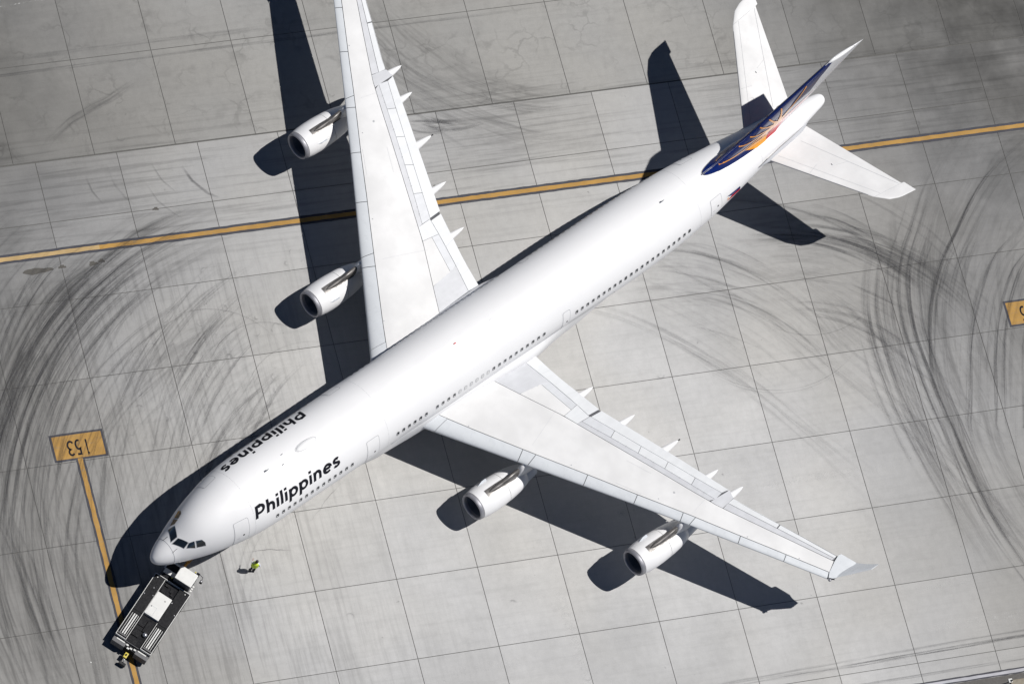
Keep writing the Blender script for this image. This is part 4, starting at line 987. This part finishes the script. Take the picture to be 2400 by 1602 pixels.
for s in (1, -1):
    zl = [7.93, 7.95, 7.975, 7.99, 8.0, 8.02, 8.05, 8.1, 8.25, 8.4, 8.6, 8.8, 9.0, 9.3, 9.7] + [10 + .25 * i for i in range(24)] + [15.95, 16.02]
    aft = lambda z: lerp([7.9, 8.6, 9.6, 10.5, 11.8, 14.4, 16.05], [55.2, 56.4, 57.8, 58.9, 59.8, 60.0, 60.6], z)
    grid_poly('blue_panel', zl, lambda z: max(fle(z) + .005, lerp([7.93, 7.95, 7.975, 7.99, 8.0, 8.02], [55.6, 54.9, 54.0, 53.1, 52.2, 50.9], z)), lambda z: max(aft(z), 56.3) if z < 8.3 else aft(z), 'blue', s, .016, 30)
    red_l = lambda z: max(aft(z) + .02, lerp([7.9, 8.6, 10.2, 11.2, 12.2, 14.6], [56.95, 57.1, 59.0, 60.5, 61.4, 62.6], z))
    grid_poly('red_panel', [7.93, 8.0, 8.1, 8.4, 8.8, 9.4, 10, 10.5, 11, 11.6, 12.2, 12.9, 13.6, 14.4], red_l, lambda z: max(red_l(z) + .05, min(fte(z) - .04, lerp([7.93, 8.4, 9.2, 9.8], [58.0, 58.6, 59.4, 60.5], z))), 'red', s, .016, 16)
    # sunburst rays
    hub = (57.7, 9.6); tips = [(52.35, 8.45), (53.9, 9.6), (54.75, 10.25), (55.45, 11.0), (56.1, 11.65), (56.95, 12.5), (58.75, 14.2)]
    for i, (tx, tz) in enumerate(tips):
        V = []; F = []; n = 12
        cx_, cz_ = (hub[0] * .5 + tx * .5, hub[1] * .5 + tz * .5 - (.55 - .12 * i if i < 5 else -.1))
        for j in range(n + 1):
            t = j / n; x = (1 - t) ** 2 * hub[0] + 2 * t * (1 - t) * cx_ + t * t * tx; z = (1 - t) ** 2 * hub[1] + 2 * t * (1 - t) * cz_ + t * t * tz
            wd_ = .55 * (1 - t) ** 2.2 + .11
            dx = 2 * (1 - t) * (cx_ - hub[0]) + 2 * t * (tx - cx_); dz = 2 * (1 - t) * (cz_ - hub[1]) + 2 * t * (tz - cz_); l_ = math.hypot(dx, dz)
            for sg in (1, -1): V.append(skin(x - dz / l_ * wd_ / 2 * sg, z + dx / l_ * wd_ / 2 * sg, .040 + .0015 * i, s))
        for j in range(n): F.append((2 * j, 2 * j + 1, 2 * j + 3, 2 * j + 2))
        mk('sun_ray', V, F, 'orange', fin, smooth=True)
    grid_poly('gold_panel', [7.94, 8.0, 8.1, 8.2, 8.35, 8.5, 8.65], lambda z: lerp([7.94, 8.2, 8.5, 8.65], [55.9, 55.2, 54.7, 55.4], z), lambda z: lerp([7.94, 8.65], [56.9, 57.0], z), 'gold', s, .055, 14)
tube('leading_edge', [V3(fle(z) + .012, FO, z) for z in [8.0 + .2 * i for i in range(40)]], .034, 'blue', fin, 8)
# rudder seam
for s in (1, -1):
    V = []; F = []
    for j in range(16):
        z = 8.7 + 8.2 * j / 15; x = fle(z) + (fte(z) - fle(z)) * .70
        for d in (-.012, .012): V.append(skin(x + d, z, .022, s))
    for j in range(15): F.append((2 * j, 2 * j + 1, 2 * j + 3, 2 * j + 2))
    mk('rudder_seam', V, F, 'seam', fin)

# ---- landing gear
def wheel(name, x, p, r, wd, par):
    prof = [(-wd / 2, r * .55), (-wd / 2, r * .85), (-wd * .35, r * .97), (0, r), (wd * .35, r * .97), (wd / 2, r * .85), (wd / 2, r * .55)]
    V = []; F = []; n = 24
    for (a, rr) in prof:
        for k in range(n): V.append(V3(x + rr * math.cos(2 * math.pi * k / n), p + a, r + rr * math.sin(2 * math.pi * k / n)))
    for i in range(len(prof) - 1):
        for k in range(n): F.append((n * i + k, n * i + (k + 1) % n, n * (i + 1) + (k + 1) % n, n * (i + 1) + k))
    F += [tuple(range(n)), tuple(n * (len(prof) - 1) + k for k in range(n))]
    t = mk(name, V, F, 'rubber', par, smooth=True); t.data.set_sharp_from_angle(angle=R(40)); return t
ng = tube('nose_gear', [V3(6.67, 0, .5), V3(6.67, 0, 2.6)], .13, 'steel', plane, 14)
tube('axle', [V3(6.67, -.45, .53), V3(6.67, .45, .53)], .08, 'steel', ng)
wheel('wheel', 6.67, .36, .53, .38, ng); wheel('wheel', 6.67, -.36, .53, .38, ng)
for p, L in ((5.34, 2), (-5.34, 2), (0, 1)):
    g = tube('main_gear', [V3(32.2 if p else 33.2, p, .7), V3(32.0 if p else 33.0, p * .86, 3.6 if p else 2.2)], .19, 'steel', plane, 14)
    if L == 2: tube('bogie_beam', [V3(31.2, p, .69), V3(33.2, p, .69)], .13, 'steel', g)
    for xx in ((31.2, 33.2) if L == 2 else (33.2,)):
        tube('axle', [V3(xx, p - .7, .69), V3(xx, p + .7, .69)], .07, 'steel', g)
        for dp in (-.7, .7): wheel('wheel', xx, p + dp, .69, .5, g)

# ------------------------------------------------------------------ pushback tug
tug = empty('pushback_tug', (-0.12, -35.57, 0), R(45.4)); tag(tug, 'black and white pushback tug nosed under the airliner, on the lead-in line', 'tug')
bm = bmesh.new(); box_bm(bm, -2.8, 2.78, -1.43, 1.43, .32, 1.02, .03); box_bm(bm, 2.78, 4.25, -1.2, 1.2, .35, .95, .05)
body = from_bm('chassis', bm, 'tug_grey', tug)
for (x, y, w_) in ((1.9, 1, .5), (1.9, -1, .5), (-1.7, 1, .5), (-1.7, -1, .5)):
    V = []; F = []; n = 24; r = .52; ya = y * 1.46; yb = y * .98
    for yy, rr in ((ya, r * .5), (ya, r * .88), (ya - y * .08, r), (yb, r)):
        for k in range(n): V.append((x + rr * math.cos(2 * math.pi * k / n), yy, r + rr * math.sin(2 * math.pi * k / n)))
    for i in range(3):
        for k in range(n): F.append((n * i + k, n * i + (k + 1) % n, n * (i + 1) + (k + 1) % n, n * (i + 1) + k))
    F.append(tuple(range(n))); mk('wheel', V, F, 'rubber', tug, smooth=False)
box('deck_panel', -.45, 2.72, .62, 1.39, 1.02, 1.2, 'tug_black', tug, .012); box('deck_panel', -.45, 2.72, -1.39, -.62, 1.02, 1.2, 'tug_black', tug, .012)
for s in (1, -1):
    box('deck_panel', -.68, -.47, *sorted((s * .62, s * 1.39)), 1.02, 1.19, 'tug_black', tug, .012)
    y0, y1 = sorted((s * .66, s * 1.37))
    tray = box('grille_tray', -2.74, -.70, y0, y1, .98, 1.10, 'tug_dark', tug, .01)
    for k, (yy, wd_) in enumerate(((.745, .028), (.90, .085), (1.06, .085), (1.23, .028))):
        box('grille_bar', -2.5, -.72, s * yy - wd_ / 2, s * yy + wd_ / 2, 1.10, 1.19, 'tug_white', tray, .008)
    box('grille_end', -2.62, -2.52, y0 + .02, y1 - .02, 1.10, 1.17, 'tug_grey', tray, .008)
    # white edge rails framing each side
    yo, yi = s * 1.415, s * .605
    box('edge_rail', -2.80, 2.78, yo - .018, yo + .018, 1.02, 1.225, 'tug_white', tug, .004)
    box('inner_rail', -2.80, (-.45 if s < 0 else 2.70), yi - .014, yi + .014, 1.02, 1.222, 'tug_white', tug, .004)
    box('cross_rail', -2.80, -2.765, *sorted((yi + s * .02, yo - s * .02)), 1.02, 1.220, 'tug_white', tug, .004)
box('front_rail', 2.745, 2.785, -1.395, 1.395, 1.02, 1.218, 'tug_white', tug, .004)
box('recess', 1.66, 2.70, -.57, .57, 1.0, 1.04, 'tug_dark', tug, .005)
for (x, y, w_, h_) in ((1.8, .3, .25, .3), (2.1, -.2, .3, .22), (2.35, .25, .2, .3), (1.9, -.35, .18, .18)): box('engine_part', x, x + w_, y - h_ / 2, y + h_ / 2, 1.04, 1.12 + random.uniform(0, .05), 'tug_black', tug, .02)
cov = box('engine_cover', -.30, 1.64, -.575, .585, 1.03, 1.27, 'tug_white', tug, .02)
box('hatch', -.22, .42, .04, .50, 1.27, 1.285, 'tug_white', cov, .006); mk('hatch_seam', [(-.28, .01, 1.272), (.46, .01, 1.272), (.46, -.012, 1.272), (-.28, -.012, 1.272)], [(0, 1, 2, 3)], 'seam', cov)
mk('hatch_seam', [(.44, .50, 1.272), (.462, .50, 1.272), (.462, -.012, 1.272), (.44, -.012, 1.272)], [(0, 1, 2, 3)], 'seam', cov)
def zcyl(name, x, y, z0, z1, r, mat, par, n=18, rt=None):
    V = [(x + rr * math.cos(2 * math.pi * k / n), y + rr * math.sin(2 * math.pi * k / n), z) for z, rr in ((z0, r), (z1, rt if rt is not None else r)) for k in range(n)]
    F = [(k, (k + 1) % n, n + (k + 1) % n, n + k) for k in range(n)] + [tuple(range(n)), tuple(range(n, 2 * n))]
    return mk(name, V, F, mat, par)
zcyl('filler_ring', 1.25, -.22, 1.27, 1.285, .055, 'text', cov); zcyl('filler_cap', 1.25, -.22, 1.28, 1.30, .034, 'tug_white', cov); zcyl('knob', .40, .40, 1.28, 1.31, .035, 'text', cov)
for (x, y) in ((2.55, 1.15), (2.55, -1.12), (.95, 1.30), (.75, -1.30), (1.15, .70), (1.45, -.68), (1.7, .95)): zcyl('tie_down', x, y, 1.2, 1.235, .04, 'tug_white' if x > 2 else 'steel', tug, 10)
for (x0, x1, y0, y1, z) in ((-1.25, -.75, .05, .52, 1.10), (-1.55, -1.30, .05, .52, 1.06), (-2.15, -1.60, .0, .52, 1.12), (-1.55, -.62, -.50, -.02, 1.14), (-2.72, -2.25, -.15, .52, 1.05), (-2.3, -1.95, -.5, -.1, 1.0)): box('locker', x0, x1, y0, y1, .9, z, 'tug_black', tug, .015)
box('rear_recess', -2.76, -.36, -.575, .575, .85, 1.035, 'tug_dark', tug, .005)
dome = lathe('dome', [(0, 0), (.015, .06), (.05, .13), (.09, .165), (.14, .175)], 'steel', tug, 24); dome.rotation_euler = (0, R(90), 0); dome.location = (-1.70, -.34, 1.30)
zcyl('dome_base', -1.70, -.34, 1.0, 1.20, .17, 'tug_dark', tug)
# rear bumper
box('rear_bumper', -3.28, -2.84, .42, 1.42, .35, .96, 'tug_grey', tug, .03, (.85, 1)); box('rear_bumper', -3.28, -2.84, -1.42, -.42, .35, .96, 'tug_grey', tug, .03, (.85, 1))
for s in (1, -1): box('bumper_stripe', -2.98, -2.89, *sorted((s * .55, s * 1.2)), .97, .985, 'tug_white', tug, .003)
box('rear_step', -3.15, -2.84, -.41, .41, .35, .85, 'tug_black', tug, .02)
for (x, y) in ((-2.95, .30), (-3.05, -.05), (-2.98, -.32), (-3.15, .14)): box('step_fitting', x - .05, x + .07, y - .09, y + .09, .86, .93, 'tug_white', tug, .01)
box('tow_hitch', -3.72, -3.30, -.13, .13, .40, .62, 'hitch', tug, .03); zcyl('hitch_pin', -3.5, 0, .62, .70, .06, 'tug_dark', tug)
tube('hitch_arm', [(-3.6, -.05, .5), (-4.02, -.1, .5)], .03, 'steel', tug); box('hitch_wheel', -4.2, -3.98, -.36, .16, .10, .42, 'rubber', tug, .06)
# front: cab on the right, sloping nose on the left
V = [(2.98, -1.16, .95), (4.05, -1.16, .95), (4.05, .14, .95), (2.98, .14, .95), (2.93, -1.14, 1.86), (3.96, -1.14, 1.86), (3.96, .12, 1.86), (2.93, .12, 1.86)]
cab = mk('cab', V, [(0, 1, 2, 3), (0, 1, 5, 4), (1, 2, 6, 5), (2, 3, 7, 6), (3, 0, 4, 7)], 'tug_grey', tug)
mk('windscreen', [(4.055, -1.05, 1.3), (4.055, .05, 1.3), (3.985, .04, 1.80), (3.985, -1.04, 1.80)], [(0, 1, 2, 3)], 'glass', cab)
mk('side_glass', [(3.1, -1.168, 1.3), (3.95, -1.168, 1.3), (3.9, -1.152, 1.80), (3.05, -1.152, 1.80)], [(0, 1, 2, 3)], 'glass', cab)
box('cab_roof', 2.90, 4.0, -1.18, .14, 1.86, 1.94, 'tug_white', cab, .03)
box('nose_panel', 3.20, 3.56, .18, 1.06, 1.02, 1.16, 'tug_white', tug, .02)
box('air_slot', 2.84, 3.14, -1.05, .98, .96, 1.05, 'tug_dark', tug, .04)
mk('bonnet', [(3.58, .16, 1.05), (3.58, 1.12, 1.05), (4.22, 1.12, .98), (4.22, .16, .98), (3.58, .16, .6), (3.58, 1.12, .6), (4.35, 1.12, .6), (4.35, .16, .6)], [(0, 1, 2, 3), (0, 4, 7, 3), (1, 5, 6, 2), (3, 7, 6, 2)], 'tug_dark', tug)
box('front_bumper', 4.28, 4.45, -1.15, 1.15, .4, .8, 'nozzle', tug, .03)
for y in (1.12, .14): box('bonnet_rail', 3.55, 4.35, y - .05, y + .05, .95, 1.10, 'nozzle', tug, .01)
zcyl('warning_beacon', 3.02, .28, 1.05, 1.34, .07, 'tug_dark', tug, 14); zcyl('beacon_lens', 3.02, .28, 1.34, 1.42, .05, 'hitch', tug, 12, .03)
tube('mirror_arm', [(4.0, -1.0, 1.55), (4.32, -1.05, 1.6), (4.22, -1.50, 1.6), (3.98, -1.55, 1.55)], .022, 'text', tug, 6); box('mirror', 3.80, 4.0, -1.66, -1.46, 1.38, 1.62, 'tug_dark', tug, .02); box('mirror_glass', 3.84, 3.96, -1.61, -1.51, 1.625, 1.635, 'steel', tug, .002)
box('work_light', 4.15, 4.42, -1.22, -.98, 1.3, 1.48, 'tug_dark', tug, .03); zcyl('work_light_lens', 4.34, -.88, 1.3, 1.46, .05, 'hitch', tug, 10)
for x in (3.05, 3.25, 3.45): box('step', x, x + .12, -1.36, -1.22, .95, 1.02, 'tug_white', tug, .01)

# tow bar between the tug and the nose gear
tb = empty('tow_bar', (4.3, -31.2, 0), math.atan2(-29.95 + 32.4, 5.75 - 2.95)); tag(tb, 'orange tow bar between the tug and the nose wheels', 'tow bar')
tube('bar', [(-1.75, 0, .50), (-.2, 0, .50), (1.6, 0, .52)], [.10, .11, .09], 'towbar', tb, 12)
tube('tow_eye', [(-1.95, 0, .5), (-1.75, 0, .5)], .05, 'steel', tb); box('tow_head', 1.55, 1.95, -.30, .30, .42, .62, 'towbar', tb, .03)
box('damper', -1.1, -.55, -.15, .15, .42, .64, 'towbar', tb, .03)
for s in (1, -1): tube('wheel', [(.4, s * .28, .18), (.4, s * .40, .18)], .18, 'rubber', tb, 16)
tube('axle', [(.4, -.3, .2), (.4, .3, .2)], .03, 'steel', tb); tube('axle_strut', [(.4, 0, .2), (.4, 0, .5)], .03, 'steel', tb)

# ------------------------------------------------------------------ ground crew member
per = empty('person', (8.02, -33.08, 0), R(72)); tag(per, 'person in a yellow-green safety vest and black trousers standing beside the nose', 'person')
def skinmesh(name, chains, mat, sub=1, root=0):
    me = bpy.data.meshes.new(name); V = []; E_ = []; Rr = []
    for ch in chains:
        prev = None
        for c in ch:
            if isinstance(c, int): prev = c; continue
            V.append(c[:3]); Rr.append(c[3]); i = len(V) - 1
            if prev is not None: E_.append((prev, i))
            prev = i
    me.from_pydata(V, E_, []); o = bpy.data.objects.new(name, me); C.objects.link(o); me.materials.append(MAT[mat])
    md = o.modifiers.new('s', 'SKIN')
    for i, r in enumerate(Rr): me.skin_vertices[0].data[i].radius = (r, r); me.skin_vertices[0].data[i].use_root = (i == root)
    ss = o.modifiers.new('u', 'SUBSURF'); ss.levels = ss.render_levels = sub
    dg = bpy.context.evaluated_depsgraph_get(); dg.update(); m2 = bpy.data.meshes.new_from_object(o.evaluated_get(dg)); m2.name = name
    bpy.data.objects.remove(o); 
    for p_ in m2.polygons: p_.use_smooth = True
    o = bpy.data.objects.new(name, m2); C.objects.link(o); o.parent = per; return o
# figure faces local +x ; y to the left
body = skinmesh('body', [[(0, 0, .98, .12), (0, 0, 1.12, .125), (0, 0, 1.30, .14), (0, 0, 1.44, .10), (.01, 0, 1.52, .055), (.02, 0, 1.60, .075), (.02, 0, 1.68, .092), (.015, 0, 1.745, .07)],
    [0, (0, .10, .90, .09), (0, .11, .50, .06), (-.02, .12, .10, .045), (.10, .12, .04, .04)], [0, (0, -.10, .90, .09), (0, -.12, .50, .06), (-.02, -.13, .10, .045), (.10, -.13, .04, .04)],
    [3, (0, .19, 1.42, .06), (.06, .25, 1.18, .042), (.30, .20, 1.20, .03), (.36, .19, 1.22, .028)], [3, (0, -.19, 1.42, .06), (-.08, -.34, 1.18, .042), (.05, -.20, 1.02, .03), (.07, -.16, 1.0, .028)]], 'skin', 1)
for (hx, hy, hz, s, up) in ((.38, .19, 1.225, 1, 1), (.08, -.15, .99, -1, 0)):
    for k in range(4):
        ox = (k - 1.5) * .018; L = (.062, .072, .068, .052)[k]
        skinmesh('finger', [[(hx - .02, hy + ox, hz, .009), (hx + L * .5, hy + ox, hz + .006, .008), (hx + L, hy + ox, hz - .012, .007)]], 'skin', 1)
    skinmesh('thumb', [[(hx - .03, hy + s * .02, hz, .010), (hx + .0, hy + s * .045, hz + .012, .009), (hx + .03, hy + s * .05, hz + .012, .008)]], 'skin', 1)
skinmesh('trousers', [[(0, 0, .99, .15), (0, 0, 1.06, .145)], [0, (0, .10, .88, .105), (0, .115, .50, .085), (-.02, .125, .08, .07)], [0, (0, -.10, .88, .105), (0, -.12, .50, .085), (-.02, -.135, .08, .07)]], 'trousers', 1)
skinmesh('shirt', [[(0, 0, 1.05, .14), (0, 0, 1.30, .155), (0, 0, 1.44, .115)], [2, (0, .19, 1.43, .075), (.055, .25, 1.20, .06), (.22, .22, 1.20, .045)], [2, (0, -.19, 1.43, .075), (-.08, -.34, 1.18, .06), (.0, -.25, 1.08, .045)]], 'shirt', 1)
V = []; F = []; n = 28; rings = ((.94, .20, .27), (1.05, .195, .265), (1.20, .19, .265), (1.33, .19, .27), (1.42, .165, .25), (1.49, .10, .15), (1.52, .075, .09))
for (z, a, b_) in rings:
    for k in range(n): V.append((a * math.cos(2 * math.pi * k / n), b_ * math.sin(2 * math.pi * k / n), z))
for i in range(len(rings) - 1):
    for k in range(n): F.append((n * i + k, n * i + (k + 1) % n, n * (i + 1) + (k + 1) % n, n * (i + 1) + k))
vest = mk('vest', V, F, 'hivis', per, smooth=True)
zb = mk('badge', [(-.185, -.03, 1.22), (-.185, .03, 1.22), (-.183, .03, 1.28), (-.183, -.03, 1.28)], [(0, 1, 2, 3)], 'hair', vest)
V = []; F = []
for (z, r) in ((1.63, .113), (1.70, .118), (1.76, .108), (1.80, .07), (1.815, .001)):
    for k in range(n): V.append((.01 + r * 1.05 * math.cos(2 * math.pi * k / n), r * math.sin(2 * math.pi * k / n), z))
for i in range(4):
    for k in range(n): F.append((n * i + k, n * i + (k + 1) % n, n * (i + 1) + (k + 1) % n, n * (i + 1) + k))
mk('hair', V, F, 'hair', per, smooth=True)
for s in (1, -1): box('shoe', -.10, .17, s * .125 - .05, s * .125 + .05, 0.0, .10, 'trousers', per, .03)
box('nose', .108, .135, -.015, .015, 1.64, 1.68, 'skin', per, .006)
for s in (1, -1): box('eye', .102, .113, s * .035 - .012, s * .035 + .012, 1.685, 1.70, 'hair', per, .003); box('ear', -.005, .03, s * .095 - .008, s * .095 + .008, 1.64, 1.70, 'skin', per, .006)
box('mouth', .10, .112, -.025, .025, 1.605, 1.612, 'red', per, .002)

# ------------------------------------------------------------------ cart cut by the bottom right corner, small debris
cart = empty('service_cart', (61.75, -50.55, 0), R(0)); tag(cart, 'dull beige roofed service cart cut off by the bottom right corner', 'service cart')
box('cart_roof', -.9, 3.2, -1.6, .3, 1.1, 1.25, 'beige', cart, .04); box('cart_body', -.8, 3.1, -1.5, .2, .4, 1.08, 'tug_dark', cart, .03)
box('corner_cap', -1.05, -.75, .12, .42, 1.12, 1.30, 'tug_white', cart, .05); zcyl('corner_light', -.85, .22, 1.30, 1.36, .08, 'text', cart, 14)
tube('side_rail', [(-1.0, .2, 1.1), (-1.9, .15, .9), (-2.6, .1, .6)], .04, 'text', cart, 8); tube('side_rail', [(-1.0, -.3, 1.1), (-1.9, -.3, .9), (-2.6, -.3, .6)], .04, 'text', cart, 8)
for x in (-.3, 2.4):
    tube('cart_wheel', [(x, .2, .25), (x, .05, .25)], .25, 'rubber', cart, 18); tube('cart_wheel', [(x, -1.5, .25), (x, -1.35, .25)], .25, 'rubber', cart, 18)
for i, (x, y, r, lab) in enumerate(((1.7, -33.6, .05, None),)): pass
def pebble(x, y, r, lab, mat='tug_white'):
    bm = bmesh.new(); bmesh.ops.create_icosphere(bm, subdivisions=1, radius=r)
    for v_ in bm.verts: v_.co *= random.uniform(.7, 1.15); v_.co.z *= .55
    o = from_bm('debris', bm, mat); o.location = (x, y, r * .45); tag(o, lab, 'debris', 'bits of debris on the apron')
pebble(-5.0, -38.0, .06, 'small white scrap on the concrete left of the tug')
